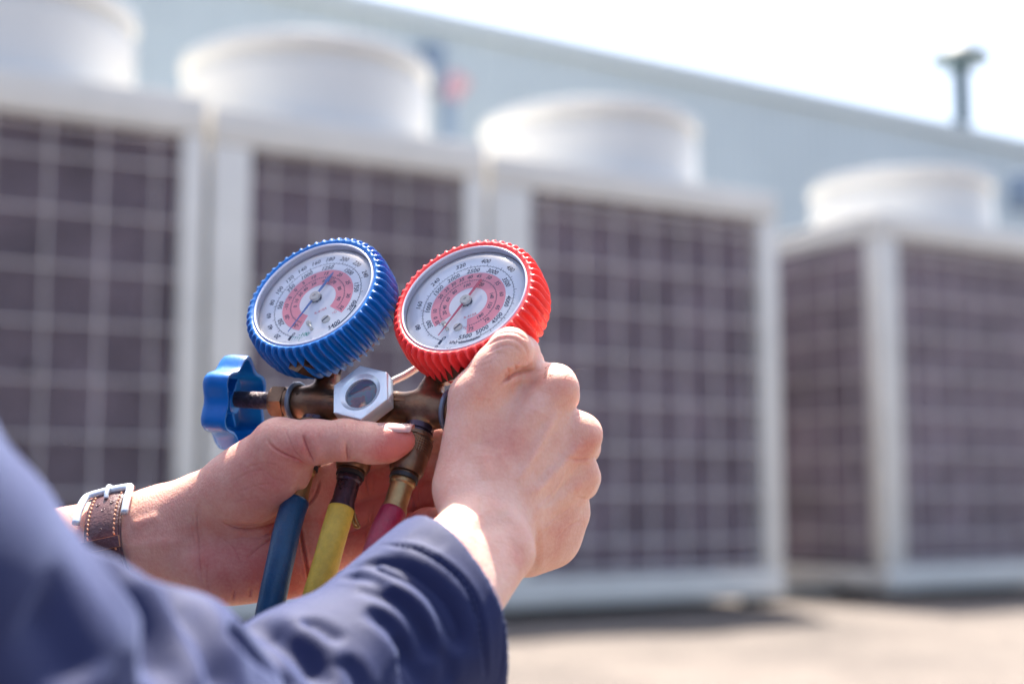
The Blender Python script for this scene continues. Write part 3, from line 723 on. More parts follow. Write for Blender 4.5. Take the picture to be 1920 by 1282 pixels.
L_('sight_glass_boss', SG, fN, [(13.5, -8.5), (14.5, -9.5), (14.5, -13), (12, -15), (11, -22)], M_brass, par=body)
# hanger hook behind the nut
V, F = tube(catmull([P(700, 750, .775), P(730, 719, .782), P(762, 702, .786), P(790, 683, .790), P(812, 660, .80), P(806, 630, .806)], 8), 2.0*mm, 16); obj('hanger_hook', V, F, M_rod, MAN)

# --- left valve: packing nut, washer, stem, lobed handle
fV = (fB[0], fB[1], -fB[2])
def Lb(name, prof, m_, n=40, par=None, o=T1): return L_(name, o, fV, prof, m_, n, par, 32)
HC = P(463, 752, .793)      # centre of the handle's open face
HC = T1+fV[2]*((HC-T1)@fV[2])-UP*.002
HL = float(np.linalg.norm(HC-T1))*1000
wn = Lb('packing_nut', [(7.4, 28.5), (9.0, 28.0), (9.5, 27.0), (9.5, 20.0), (8.4, 19.3)], M_brass, 6)
Lb('nut_shoulder', [(7.6, 29.3), (8.3, 28.8), (8.3, 26)], M_brass, 32, wn)
Lb('nut_collar', [(8.4, 19.5), (8.6, 18.8), (8.6, 15.5), (8.0, 15)], M_brass, 40, wn)
V, F = tube([T1+fV[2]*14*mm+(fV[0]*math.cos(a)+fV[1]*math.sin(a))*10.3*mm+fV[2]*(.9*mm*math.sin(a)) for a in np.linspace(0, 2*math.pi, 49)], 1.35*mm, 10)
M_ring = mat('grey_ring', (.16, .19, .25), .35, metal=.4); obj('ring', V, F, M_ring, wn)
Lb('valve_stem', [(4.9, 27), (4.8, 28), (4.7, HL+4), (4.0, HL+9)], mat('stem_steel', (.085, .065, .07), .4, metal=.7, bump=.9, bscale=600, var=.4, vscale=300), 24, wn)
def handle(HC, ax, plastic, phase, name='valve_handle', label=None, body_to=None):
    f = frame(ax, NM); n = 240
    def lob(a): return (.5+.5*math.cos(6*(a-phase)+math.pi))**1.15
    def rr(a): return .80+.20*lob(a)
    def rr2(a): return .725+.185*lob(a)
    V = []; F = []
    sec = [(0, .4, rr2, 1.0), (0, 0, rr2, 1.015), (0, -.35, rr, .985), (0, .5, rr, 1.0), (0, 3, rr, 1.0), (0, 10, rr, 1.012), (0, 13.5, rr, .985), (0, 15.0, rr, .93), (0, 16.0, rr, .8), (0, 16.6, rr, .5), (0, 16.7, rr, .02)]
    inner = [(0, 14.0, rr2, .01), (0, 14.0, rr2, .9), (0, 13.0, rr2, .975), (0, 1.0, rr2, 1.0)]
    R = 26.5
    for _, h, fn, k in inner+sec:
        for j in range(n):
            a = 2*math.pi*j/n; V.append(HC+(f[0]*math.cos(a)+f[1]*math.sin(a))*R*fn(a)*k*mm+f[2]*h*mm)
    m = len(inner+sec)
    for i in range(m-1):
        for j in range(n): F.append((i*n+j, i*n+(j+1) % n, (i+1)*n+(j+1) % n, (i+1)*n+j))
    o = obj(name, V, F, plastic, MAN, ang=60, label=label)
    L_('handle_boss', HC, f, [(6.4, 13.9), (6.2, 6.6), (5.6, 6.0), (3.8, 6.0)], plastic, n=32, par=o)
    for k in range(6):
        a = phase+k*rad(60); d = f[0]*math.cos(a)+f[1]*math.sin(a); e = np.cross(f[2], d)
        V, F = box(HC+d*10.5*mm+f[2]*11.6*mm, (d, e, f[2]), (4.8*mm, .7*mm, 2.3*mm)); obj('web', V, F, plastic, o, smooth=False)
    return o
# phase: one lobe points straight at the viewer's side
f = frame(fV[2], NM); best = min(range(72), key=lambda k: proj(HC+(f[0]*math.cos(rad(k))+f[1]*math.sin(rad(k)))*.02)[2] if False else abs(((k-0) % 72)-0))
vd = -(nrmz(HC-CAM)); vd = nrmz(vd-f[2]*(vd@f[2])); ph = math.atan2(vd@f[1], vd@f[0])
handle(HC, nrmz(fV[2]-RIGHT*.3), M_bluep, ph, label='blue lobed valve handle')
# right valve, held in the fist
fR = fB
wr2 = L_('packing_nut', T2, fR, [(7.2, 18.9), (7.9, 19.4), (7.9, 26.2), (7.6, 27.0), (6.0, 27.5)], M_brass, n=6)
V, F = tube([T2+fR[2]*14*mm+(fR[0]*math.cos(a)+fR[1]*math.sin(a))*10.3*mm for a in np.linspace(0, 2*math.pi, 49)], 1.35*mm, 10); obj('ring', V, F, M_ring, wr2)
L_('valve_stem', T2, fR, [(4.3, 26), (4.3, 40)], M_dkbrass, n=24, par=wr2)
# ---------------- left hand (palm towards the viewer)
VWR = np.array([1.0, 0, 0])
def LH():
    f = Field()
    # forearm and wrist: radius side above, ulna side below
    arm = Field().cap(P(-420, 1112, .845), P(300, 975, .786), 21, 16.5, 10).cap(P(-420, 1180, .845), P(310, 1048, .783), 20, 15.5, 22).cap(P(-420, 1140, .835), P(320, 1010, .774), 18, 13, 14)
    f.subf(arm, 1)
    # carpal block
    f.cap(P(300, 978, .786), P(372, 948, .781), 16, 17, 14); f.cap(P(300, 1045, .783), P(400, 1062, .777), 15.5, 18.5, 14)
    # metacarpals
    heads = [((600, 888), .783, 11.5), ((610, 938), .785, 11.5), ((606, 992), .781, 11.5), ((590, 1048), .773, 12)]
    roots = [((385, 975), .785), ((395, 1000), .785), ((400, 1030), .784), ((405, 1058), .780)]
    for (h, d, r), (q, e) in zip(heads, roots): f.cap(P(*q, e), P(*h, d), 14, r, 14)
    # hypothenar and palm pads
    ax = (nrmz(P(560, 1060, .77)-P(420, 1075, .77)), *frame(nrmz(P(560, 1060, .77)-P(420, 1075, .77)), UP)[:2])
    f.ell(P(468, 1068, .768), (ax[0], ax[2], ax[1]), (33, 17.5, 13), 12)
    f.ell(P(590, 975, .778), (RIGHT, UP, FWD), (10, 24, 9), 10); f.ell(P(560, 1075, .770), (RIGHT, UP, FWD), (16, 12, 11), 10)
    # thumb: metacarpal with thenar mass, then two phalanges
    th = Field()
    th.cap(P(378, 958, .779), P(520, 842, .748), 16, 13.4, 8)
    e1 = nrmz(P(540, 880, .745)-P(410, 945, .765)); fr = frame(e1, UP)
    th.ell(P(492, 897, .757), (e1, fr[1], fr[0]), (32, 19.5, 16), 12)
    th.ell(P(440, 925, .764), (e1, fr[1], fr[0]), (24, 19, 14), 10)
    f.subf(th, 11)
    ph = Field().chain([(P(524, 829, .744), 12.8), (P(590, 829, .737), 10.9), (P(648, 825, .731), 10.5)], 3, 5)
    ph.chain([(P(648, 824, .731), 10.3), (P(690, 829, .729), 10.0), (P(728, 829, .7275), 8.8), (P(752, 826, .727), 7.2)], 3, 3)
    ph.ell(P(706, 840, .7265), (nrmz(P(740, 832, .727)-P(690, 842, .727)), UP, FWD), (12, 7.0, 7.5), 5)
    f.subf(ph, 7)
    # fingers reach to the right behind the hoses, tips curling to the viewer
    F4 = [[((600, 888), .784, 11), ((690, 852), .791, 9.3), ((752, 840), .792, 9.6), ((800, 830), .786, 8.4), ((835, 822), .778, 8.4), ((862, 814), .766, 7.2)],
          [((610, 938), .785, 11), ((700, 907), .791, 9.4), ((766, 889), .791, 9.8), ((815, 878), .784, 8.5), ((850, 870), .775, 8.5), ((880, 862), .764, 7.3)],
          [((606, 992), .781, 11), ((695, 963), .787, 9.2), ((760, 943), .787, 9.5), ((806, 932), .779, 8.3), ((840, 923), .770, 8.3), ((866, 915), .760, 7.1)],
          [((592, 1048), .773, 11), ((668, 1026), .779, 9.0), ((724, 1006), .779, 9.0), ((765, 992), .772, 8.0), ((800, 981), .763, 7.8), ((824, 973), .754, 6.8)]]
    for c in F4: f.chain([(P(*q, d), r) for q, d, r in c], 2.2, 4)
    return f
fL = LH()
V, F, g = mesh_field(fL, P(-330, 1330, .70)*[1, 0, 1]+[0, .62, 0], P(905, 740, .86)*[1, 0, 1]+[0, .93, .02], .00075 if not globals().get('QUICK') else .0016)
sL = Sculpt(V, F)
# broad forms first
sL.groove([(572, 880), (560, 925), (540, 960), (500, 984), (455, 990), (420, 980)], 3.2, 1.7)
sL.groove([(520, 905), (500, 940), (470, 965)], 6, -.7)
sL.groove([(372, 945), (376, 1010), (378, 1090)], 2.2, .55)
sL.groove([(300, 968), (245, 985)], 3.0, -.9); sL.groove([(355, 1015), (280, 1020), (230, 1030)], 3.0, -.7)
sL.groove([(610, 890), (622, 960), (618, 1040), (600, 1085)], 4, .8)
sL.groove([(586, 868), (578, 842), (566, 816)], 2.2, 1.0)
sL.groove([(650, 866), (650, 845), (649, 825)], 1.5, .7)
sL.bump((700, 846), 7, .5); sL.bump((612, 838), 8, .3); sL.bump((470, 900), 14, .6)
sL.apply()
# creases
for a in [([(575, 872), (560, 862), (537, 853), (512, 838), (500, 822)], .8, .40), ([(588, 866), (580, 850), (572, 830), (567, 815)], .7, .45), ([(575, 866), (552, 845), (540, 818), (533, 800)], .6, .15),
          ([(651, 864), (650, 850), (649, 832)], .6, .45), ([(655, 862), (655, 846)], .5, .2),
          ([(370, 950), (369, 980), (372, 1015), (374, 1050), (379, 1092)], .7, .28), ([(362, 960), (360, 990), (364, 1030)], .6, .18), ([(390, 1045), (388, 1080), (392, 1110)], .6, .2),
          ([(548, 966), (528, 975), (500, 985), (470, 992), (440, 990), (415, 978)], .8, .6), ([(556, 975), (520, 1000), (480, 1030), (462, 1048)], .7, .35), ([(548, 985), (515, 995), (490, 1005)], .6, .28),
          ([(430, 1010), (470, 1008), (520, 1015)], .6, .15), ([(405, 1000), (440, 1030), (450, 1060)], .6, .15), ([(470, 1100), (468, 1120)], .7, .3), ([(500, 1098), (500, 1118)], .7, .3), ([(440, 1105), (436, 1125)], .7, .3),
          ([(561, 980), (566, 1010), (573, 1050), (579, 1085), (581, 1100)], .9, 1.1), ([(600, 900), (590, 930), (560, 962)], .8, .6), ([(640, 880), (628, 940), (612, 1000), (600, 1060)], .7, .4),
          ([(690, 880), (686, 905), (692, 930)], .7, .5), ([(700, 890), (698, 925)], .6, .3), ([(700, 945), (697, 980)], .7, .5), ([(692, 950), (689, 984)], .6, .3), ([(684, 995), (688, 1040)], .7, .5), ([(704, 992), (706, 1030)], .6, .35), ([(694, 992), (697, 1035)], .6, .3),
          ([(772, 918), (776, 955)], .7, .4), ([(783, 915), (787, 950)], .6, .3),
          ([(455, 880), (490, 868), (520, 872)], .6, .14), ([(430, 905), (470, 885), (500, 880)], .6, .14), ([(440, 925), (480, 910), (520, 905)], .6, .12), ([(420, 945), (470, 935), (510, 930)], .6, .12),
          ([(470, 905), (500, 925), (530, 935)], .6, .10), ([(490, 870), (510, 895), (545, 905)], .6, .10)]:
    sL.groove(a[0], a[1]*.85, a[2]*2.4)
for x in range(630, 672, 7): sL.groove([(x, 790), (x+2, 800), (x+1, 809)], .55, .28)
for x in range(548, 640, 11): sL.groove([(x, 800), (x+6, 812), (x+5, 822)], .5, .10)
sL.apply()

# ---------------- right hand (back of the hand towards the viewer)
def RHF():
    f = Field()
    arm = Field().cap(P(955, 1040, .690), P(790, 1230, .625), 11.5, 19, 8).cap(P(898, 985, .699), P(730, 1140, .63), 15.5, 20, 12).cap(P(915, 1010, .701), P(745, 1200, .63), 14, 20, 14)
    f.subf(arm, 1)
    f.ell(P(957, 1030, .6905), (RIGHT, UP, FWD), (11.0, 13.0, 10.5), 5)         # head of the ulna
    f.cap(P(898, 985, .700), P(880, 935, .708), 15, 14.5, 12); f.cap(P(930, 1005, .704), P(950, 960, .716), 14, 14, 12)
    # metacarpals fan out to the knuckles
    H = [((905, 925), .712, (1046, 731), .727, 10.2), ((930, 940), .714, (1088, 815), .731, 10.8), ((950, 965), .719, (1084, 892), .738, 10.3), ((975, 1000), .726, (1068, 958), .746, 9.8)]
    for q, e, h, d, r in H: f.cap(P(*q, e), P(*h, d), 12.5, r, 13)
    f.cap(P(975, 1010, .735), P(1040, 1000, .748), 15, 13.5, 12); f.cap(P(990, 1035, .737), P(1030, 1020, .745), 12, 12, 10)
    f.ell(P(960, 880, .738), (RIGHT, UP, FWD), (32, 38, 15), 14)
    # first web and thenar block
    e1 = nrmz(P(895, 740, .724)-P(865, 905, .716)); fr = frame(e1, RIGHT)
    f.cap(P(868, 905, .716), P(893, 745, .727), 14.5, 13.4, 12)
    f.ell(P(945, 800, .742), (RIGHT, UP, FWD), (27, 28, 16), 12)
    # thumb bends away over the edge of the gauge
    f.chain([(P(893, 745, .727), 13.2), (P(930, 692, .727), 11.6), (P(957, 655, .727), 10.9)], 5, 5)
    f.chain([(P(957, 655, .727), 10.6), (P(975, 664, .738), 9.8), (P(985, 682, .752), 9.2), (P(985, 700, .762), 7.8)], 3, 4)
    # fingers fold away from the viewer round the valve
    K = [[((1046, 731), .727, 10.6), ((1040, 727), .738, 10.2), ((1052, 742), .770, 9.2), ((1000, 752), .788, 8.2), ((950, 765), .786, 7.6)],
         [((1088, 815), .731, 10.9), ((1092, 822), .745, 9.3), ((1092, 838), .780, 9.2), ((1030, 842), .797, 8.2), ((975, 842), .792, 7.6)],
         [((1084, 890), .738, 10.8), ((1091, 895), .750, 9.2), ((1090, 905), .782, 8.8), ((1030, 906), .798, 8.0), ((980, 902), .792, 7.4)],
         [((1068, 957), .746, 10.0), ((1074, 960), .756, 8.4), ((1070, 968), .782, 7.8), ((1020, 962), .795, 7.2), ((985, 955), .790, 6.6)]]
    for c in K: f.chain([(P(*q, d), r) for q, d, r in c], 3.2, 4)
    f.cap(P(1000, 700, .735), P(1044, 716, .735), 6.5, 8.5, 6)
    return f
fR_ = RHF()
V, F, g = mesh_field(fR_, P(700, 1330, .60)*[1, 0, 1]+[0, .585, 0], P(1150, 590, .84)*[1, 0, 1]+[0, .90, .01], .00075 if not globals().get('QUICK') else .0016)
sR = Sculpt(V, F)
sR.groove([(945, 716), (962, 702), (985, 696), (1008, 688)], 2.4, 1.9)
sR.groove([(885, 1000), (915, 988), (945, 978), (985, 990)], 4.0, .8)
sR.groove([(970, 905), (1008, 840), (1048, 768)], 2.6, -1.5); sR.groove([(990, 935), (1045, 880), (1092, 828)], 2.6, -1.3); sR.groove([(1005, 965), (1055, 930), (1100, 898)], 3, -.7); sR.bump((1068, 735), 7, -.2); sR.bump((1108, 822), 7, .4)
sR.groove([(1000, 905), (1050, 850), (1080, 790)], 5.0, 1.3); sR.groove([(1015, 950), (1065, 905), (1100, 862)], 4.0, 1.2); sR.groove([(1030, 985), (1070, 955), (1098, 932)], 3.5, .8)
sR.groove([(902, 855), (900, 800), (905, 745)], 6, 1.5); sR.groove([(940, 850), (985, 825), (1015, 775)], 9, 1.8); sR.groove([(915, 900), (908, 860), (905, 830)], 4, -1.3)
sR.groove([(870, 720), (905, 712), (930, 725)], 6, -.5)
sR.groove([(1000, 1075), (1008, 1030), (1005, 975)], 2.2, .8)
sR.apply()
for a in [([(944, 717), (958, 705), (975, 698), (1003, 692)], .9, .8), ([(938, 724), (946, 712), (950, 700)], .8, .4), ([(952, 712), (955, 698), (952, 688)], .8, .35), ([(962, 706), (968, 694), (966, 682)], .8, .3),
          ([(908, 652), (935, 636), (962, 634), (984, 650), (990, 668)], .9, .28), ([(915, 662), (940, 648), (962, 648), (978, 662)], .8, .25), ([(905, 640), (935, 626), (965, 624), (990, 638)], .8, .18),
          ([(905, 676), (930, 662), (950, 662)], .7, .14), ([(900, 688), (925, 676)], .7, .12),
          ([(1112, 858), (1085, 862), (1060, 858)], .9, .25), ([(1105, 935), (1080, 932)], .9, .25), ([(1088, 775), (1070, 782)], .9, .2),
          ([(1010, 1000), (1040, 975), (1080, 950)], .9, -.25), ([(1000, 965), (1040, 920), (1060, 885)], .9, -.22), ([(1045, 1010), (1068, 985), (1090, 975)], .9, .2)]:
    sR.groove(a[0], a[1]*.9, a[2]*1.9)
sR.apply()

# redness of the skin (knuckles, fingertips, palm); creases redder, partly painted-in occlusion shade
TL = sL.tint(.42+np.clip(sL.fine, 0, 1.0)*.22, [(760, 828, 10, .8), (720, 850, 9, .5), (650, 850, 8, .25), (570, 850, 12, .3), (500, 900, 22, .35), (480, 1060, 26, .45), (640, 960, 25, .5), (720, 910, 16, .45), (710, 1000, 18, .4), (790, 930, 14, .8), (785, 980, 12, .8), (380, 1040, 18, .2), (540, 1090, 18, .4), (380, 920, 10, .2)])
TR = sR.tint(.2+np.clip(sR.fine, 0, 1.2)*.25, [(1068, 728, 11, .3), (1115, 830, 10, .3), (1110, 900, 9, .25), (945, 832, 14, .45), (975, 1045, 9, .4), (890, 720, 12, .25), (1090, 850, 8, .4), (985, 640, 9, .15), (830, 850, 14, .15), (1060, 975, 12, .2), (1035, 1020, 14, .2), (960, 700, 8, .35)])

def skinmat():
    m = bpy.data.materials.new('skin'); m.use_nodes = True; t = m.node_tree; b = t.nodes['Principled BSDF']
    at = t.nodes.new('ShaderNodeAttribute'); at.attribute_name = 'redness'; tc = t.nodes.new('ShaderNodeTexCoord')
    n = t.nodes.new('ShaderNodeTexNoise'); n.inputs['Scale'].default_value = 85; n.inputs['Detail'].default_value = 7; n.inputs['Roughness'].default_value = .6; t.links.new(tc.outputs['Object'], n.inputs[0])
    n3 = t.nodes.new('ShaderNodeTexNoise'); n3.inputs['Scale'].default_value = 600; n3.inputs['Detail'].default_value = 3; t.links.new(tc.outputs['Object'], n3.inputs[0])
    ad = t.nodes.new('ShaderNodeMath'); ad.operation = 'MULTIPLY_ADD'; ad.inputs[1].default_value = .75; ad.inputs[2].default_value = -.40; t.links.new(n.outputs['Fac'], ad.inputs[0])
    ad3 = t.nodes.new('ShaderNodeMath'); ad3.operation = 'MULTIPLY_ADD'; ad3.inputs[1].default_value = .35; ad3.inputs[2].default_value = -.17; t.links.new(n3.outputs['Fac'], ad3.inputs[0])
    s1 = t.nodes.new('ShaderNodeMath'); t.links.new(ad.outputs[0], s1.inputs[0]); t.links.new(ad3.outputs[0], s1.inputs[1])
    sm = t.nodes.new('ShaderNodeMath'); sm.use_clamp = True; t.links.new(at.outputs['Fac'], sm.inputs[0]); t.links.new(s1.outputs[0], sm.inputs[1])
    r = t.nodes.new('ShaderNodeValToRGB'); e = r.color_ramp.elements; e[0].color = (.78, .50, .41, 1); e[1].color = (.56, .15, .12, 1); e[0].position = 0; e[1].position = 1
    x = e.new(.35); x.color = (.71, .38, .29, 1)
    t.links.new(sm.outputs[0], r.inputs[0]); t.links.new(r.outputs[0], b.inputs['Base Color'])
    b.inputs['Subsurface Weight'].default_value = .55; b.inputs['Subsurface Radius'].default_value = (1.0, .32, .16); b.inputs['Subsurface Scale'].default_value = .0042
    b.inputs['Roughness'].default_value = .52; b.inputs['Specular IOR Level'].default_value = .42
    v = t.nodes.new('ShaderNodeTexVoronoi'); v.inputs['Scale'].default_value = 1150; v.feature = 'F1'
    mp = t.nodes.new('ShaderNodeMapping'); mp.inputs['Scale'].default_value = (1, 1, .55); t.links.new(tc.outputs['Object'], mp.inputs[0]); t.links.new(mp.outputs[0], v.inputs[0])
    n2 = t.nodes.new('ShaderNodeTexNoise'); n2.inputs['Scale'].default_value = 420; n2.inputs['Detail'].default_value = 6; t.links.new(tc.outputs['Object'], n2.inputs[0])
    b1 = t.nodes.new('ShaderNodeBump'); b1.inputs['Distance'].default_value = .00022; b1.inputs['Strength'].default_value = .6; t.links.new(v.outputs['Distance'], b1.inputs['Height'])
    b2 = t.nodes.new('ShaderNodeBump'); b2.inputs['Distance'].default_value = .00045; b2.inputs['Strength'].default_value = .6; t.links.new(n2.outputs['Fac'], b2.inputs['Height']); t.links.new(b1.outputs[0], b2.inputs['Normal']); t.links.new(b2.outputs[0], b.inputs['Normal'])
    return m
M_skin = skinmat()

# ---------------- head, neck, trunk and legs stand outside the frame, to the left of the camera
def cc(x, y, z): return CAM+RIGHT*x+FWD*y+UP*z
SHR = cc(-.26, .30, .06); SHL = cc(-.50, .58, .05); NECK = (SHR+SHL)/2+np.array([-.02, -.01, .05]); HIP = np.array([-.43, .36, .33]); ELR = cc(-.1895, .4874, -.2155); ELL = cc(-.47, .74, -.20)
FACE = nrmz((.72, .66, -.18)); SIDE = nrmz(SHL-SHR)
def HEAD():
    f = Field(); u = nrmz(np.cross(FACE, SIDE)); u = u if u[2] > 0 else -u; c = NECK+np.array([0, 0, .155])+FACE*.025
    f.ell(c, (FACE, SIDE, u), (95, 75, 105), 10); f.ell(c+FACE*.05-u*.065, (FACE, SIDE, u), (42, 48, 45), 35)
    f.cap(c+FACE*.092-u*.0, c+FACE*.112-u*.03, 7, 11, 12)
    for s_ in (-1, 1):
        f.ell(c+SIDE*.076*s_-u*.012-FACE*.005, (FACE, SIDE, u), (17, 6, 30), 5)
        e = Field().ell(c+FACE*.098+SIDE*.032*s_+u*.008, (FACE, SIDE, u), (12, 16, 9)); f.cut(e, 8)
        f.ell(c+FACE*.080+SIDE*.032*s_+u*.008, (FACE, SIDE, u), (12, 12, 10), 3)
    f.ell(c+FACE*.092-u*.058, (FACE, SIDE, u), (9, 24, 5), 5); f.ell(c+FACE*.090-u*.069, (FACE, SIDE, u), (9, 21, 5), 3)
    f.cap(c-u*.06-FACE*.02, NECK-np.array([0, 0, .05]), 56, 62, 25)
    f.cap(SHR, SHL, 45, 45, 60); f.cap(NECK-np.array([0, 0, .1]), HIP+np.array([0, 0, .1]), 110, 110, 60)
    f.cap(SHR, ELR, 42, 38, 30); f.cap(ELR, P(730, 1190, .632), 32, 21, 20); f.cap(SHL, ELL, 42, 38, 30); f.cap(ELL, P(-350, 1105, .838), 33, 24, 20)
    return f, c, u
fH, HCEN, HUP = HEAD()
Vh, Fh, g = mesh_field(fH, (-.80, .10, .30), (.05, 1.10, 1.25), .0075)
allV = np.concatenate([sL.V, sR.V, Vh]); allF = np.concatenate([sL.F, sR.F+len(sL.V), Fh+len(sL.V)+len(sR.V)]); allT = np.concatenate([TL, TR, np.full(len(Vh), .2)])
PER = thing('person', 'person in a dark blue work jacket holding the gauge set, right hand gripping a valve', 'person', (HIP[0], HIP[1], 0))
def bigmesh(name, V, F, m, parent, attr=None, label=None):
    root = np.array(parent.location if parent.parent is None else parent.parent.location)
    me = bpy.data.meshes.new(name); me.vertices.add(len(V)); me.vertices.foreach_set('co', (V-root).astype(np.float32).ravel())
    me.loops.add(F.size); me.loops.foreach_set('vertex_index', F.astype(np.int32).ravel()); me.polygons.add(len(F))
    me.polygons.foreach_set('loop_start', np.arange(0, F.size, 4, dtype=np.int32)); me.update(calc_edges=True); me.validate()
    me.polygons.foreach_set('use_smooth', np.ones(len(me.polygons), bool)); me.materials.append(m)
    if attr is not None: a = me.attributes.new('redness', 'FLOAT', 'POINT'); a.data.foreach_set('value', attr.astype(np.float32))
    o = bpy.data.objects.new(name, me); COL.objects.link(o); o.parent = parent
    if label: o['label'] = label
    return o
BODY = bigmesh('body', allV, allF, M_skin, PER, allT)
# thumbnail of the left hand
def nail():
    m = mat('nail', (.52, .27, .24), .25, coat=.25); m.node_tree.nodes['Principled BSDF'].inputs['Subsurface Weight'].default_value = .3; m.node_tree.nodes['Principled BSDF'].inputs['Subsurface Scale'].default_value = .002
    a = P(716, 827, .7285); b = P(772, 825, .7265); ax = nrmz(b-a); upn = nrmz(UP*.97-FWD*.10); fr_ = frame(ax, upn); V = []; F = []; n, m_ = 16, 18
    for i in range(n):
        t = i/(n-1); c = a+(b-a)*t; 
        for j in range(m_):
            an = (j/(m_-1)-.5)*rad(98)*(1-.25*(1-min(1, t*5))**2); R = lerp(9.35, 8.05, t**1.6)
            edge = 1-((j/(m_-1)-.5)*2)**6*.06
            V.append(c+(fr_[1]*math.cos(an)*1.02-fr_[0]*math.sin(an))*R*edge*mm+ax*(0.0015*(1 if t > .85 else 0)*math.cos(an*1.3)-.0012*(1-t)*math.cos(an*1.2)*(t < .1)))
    for i in range(n-1):
        for j in range(m_-1): F.append((i*m_+j, (i+1)*m_+j, (i+1)*m_+j+1, i*m_+j+1))
    k = len(V); V2 = [v-nrmz(v-(a+ax*((v-a)@ax)))*.5*mm for v in V]; V += V2; F += [tuple(q+k for q in f)[::-1] for f in F]
    for j in range(m_-1): F.append(((n-1)*m_+j, (n-1)*m_+j+k, (n-1)*m_+j+1+k, (n-1)*m_+j+1))
    obj('thumbnail', V, F, m, BODY)
nail()
# hair
def hairm():
    f = Field(); f.ell(HCEN-FACE*.012+HUP*.022, (FACE, SIDE, HUP), (98, 81, 98), 5)
    c = Field().ell(HCEN+FACE*.11-HUP*.045, (FACE, SIDE, HUP), (70, 90, 85)); f.cut(c, 10); c2 = Field().ell(HCEN-HUP*.14, (FACE, SIDE, HUP), (140, 140, 75)); f.cut(c2, 12)
    g_ = f; ff = lambda p: g_(p)+.0025*np.sin(p[:, 0]*160+np.sin(p[:, 2]*70)*2)*np.sin(p[:, 1]*150+p[:, 2]*40)
    V, F, g = mesh_field(ff, HCEN-.16, HCEN+.16, .004); bigmesh('hair', V, F, mat('hair', (.02, .016, .014), .5, bump=.6, bscale=300), PER)
hairm()

# ---------------- jacket
def cloth(name, col, vs=9, tw=2200, sheen=.4):
    m = mat(name, col, .7, spec=.28, var=.10, vscale=vs); t = m.node_tree; b = t.nodes['Principled BSDF']; b.inputs['Sheen Weight'].default_value = sheen; b.inputs['Sheen Roughness'].default_value = .4; b.inputs['Sheen Tint'].default_value = (.50, .60, 1, 1)
    tc = t.nodes.new('ShaderNodeTexCoord'); wv = t.nodes.new('ShaderNodeTexWave'); wv.inputs['Scale'].default_value = tw/6.28; wv.bands_direction = 'DIAGONAL'; t.links.new(tc.outputs['Object'], wv.inputs[0])
    n = t.nodes.new('ShaderNodeTexNoise'); n.inputs['Scale'].default_value = 1500; t.links.new(tc.outputs['Object'], n.inputs[0])
    ad = t.nodes.new('ShaderNodeMath'); t.links.new(wv.outputs['Fac'], ad.inputs[0]); t.links.new(n.outputs['Fac'], ad.inputs[1])
    bp = t.nodes.new('ShaderNodeBump'); bp.inputs['Distance'].default_value = .0003; bp.inputs['Strength'].default_value = .35; t.links.new(ad.outputs[0], bp.inputs['Height']); t.links.new(bp.outputs[0], b.inputs['Normal'])
    return m
M_jack = cloth('navy_twill', (.010, .0155, .068)); M_trou = cloth('trouser_cloth', (.03, .035, .06))
HEMC = P(830, 1165, .655); ELR = cc(-.1895, .4874, -.2155); HEMD = nrmz(P(940, 1000, .70)-ELR)
HEMD = nrmz((HEMC-ELR))
HEMN = nrmz(RIGHT*.76+UP*.20+FWD*.61); HEMM = HEMC-HEMD*.07; HEMX = HEMC+HEMD*.05
def sleeve_noise(p): return .0016*np.sin(p[:, 0]*55+p[:, 2]*40+2*np.sin(p[:, 1]*23))+.0009*np.sin(p[:, 0]*120-p[:, 2]*90+p[:, 1]*60)
SL0 = P(180, 1426, .50); SL1 = P(51, 1327, .475); SL2 = P(-89, 1315, .45); SL3 = P(-562, 896, .41)
def RSLV(p):
    d = smin(cap_d(p, HEMX, HEMM, .053, .0426), cap_d(p, HEMM, ELR, .0426, .0631), .012)
    e = smin(cap_d(p, ELR, SL0, .056, .0656), cap_d(p, SL0, SL1, .0656, .0544), .012)
    e = smin(e, smin(cap_d(p, SL1, SL2, .0544, .0625), cap_d(p, SL2, SL3, .0625, .0768), .008), .008)
    d = smin(smin(d, e, .016), cap_d(p, SL3, SHR, .0768, .08), .01)
    d = d+sleeve_noise(p)
    hem = (p-HEMC)@HEMN; d = smax(d, hem, .0015)
    inner = np.maximum(cap_d(p, HEMX, HEMM, .0485, .0375)+sleeve_noise(p), -(p-(HEMC-HEMD*.035))@HEMN)
    return smax(d, -inner, .0008)
pts = [HEMC, ELR, (ELR+SHR)/2]
V, F, g = mesh_field(RSLV, np.min([HEMC, ELR, SHR], 0)-.1, np.max([HEMC+HEMD*.01, ELR, SHR], 0)+.09, .0019)
sS = Sculpt(V, F)
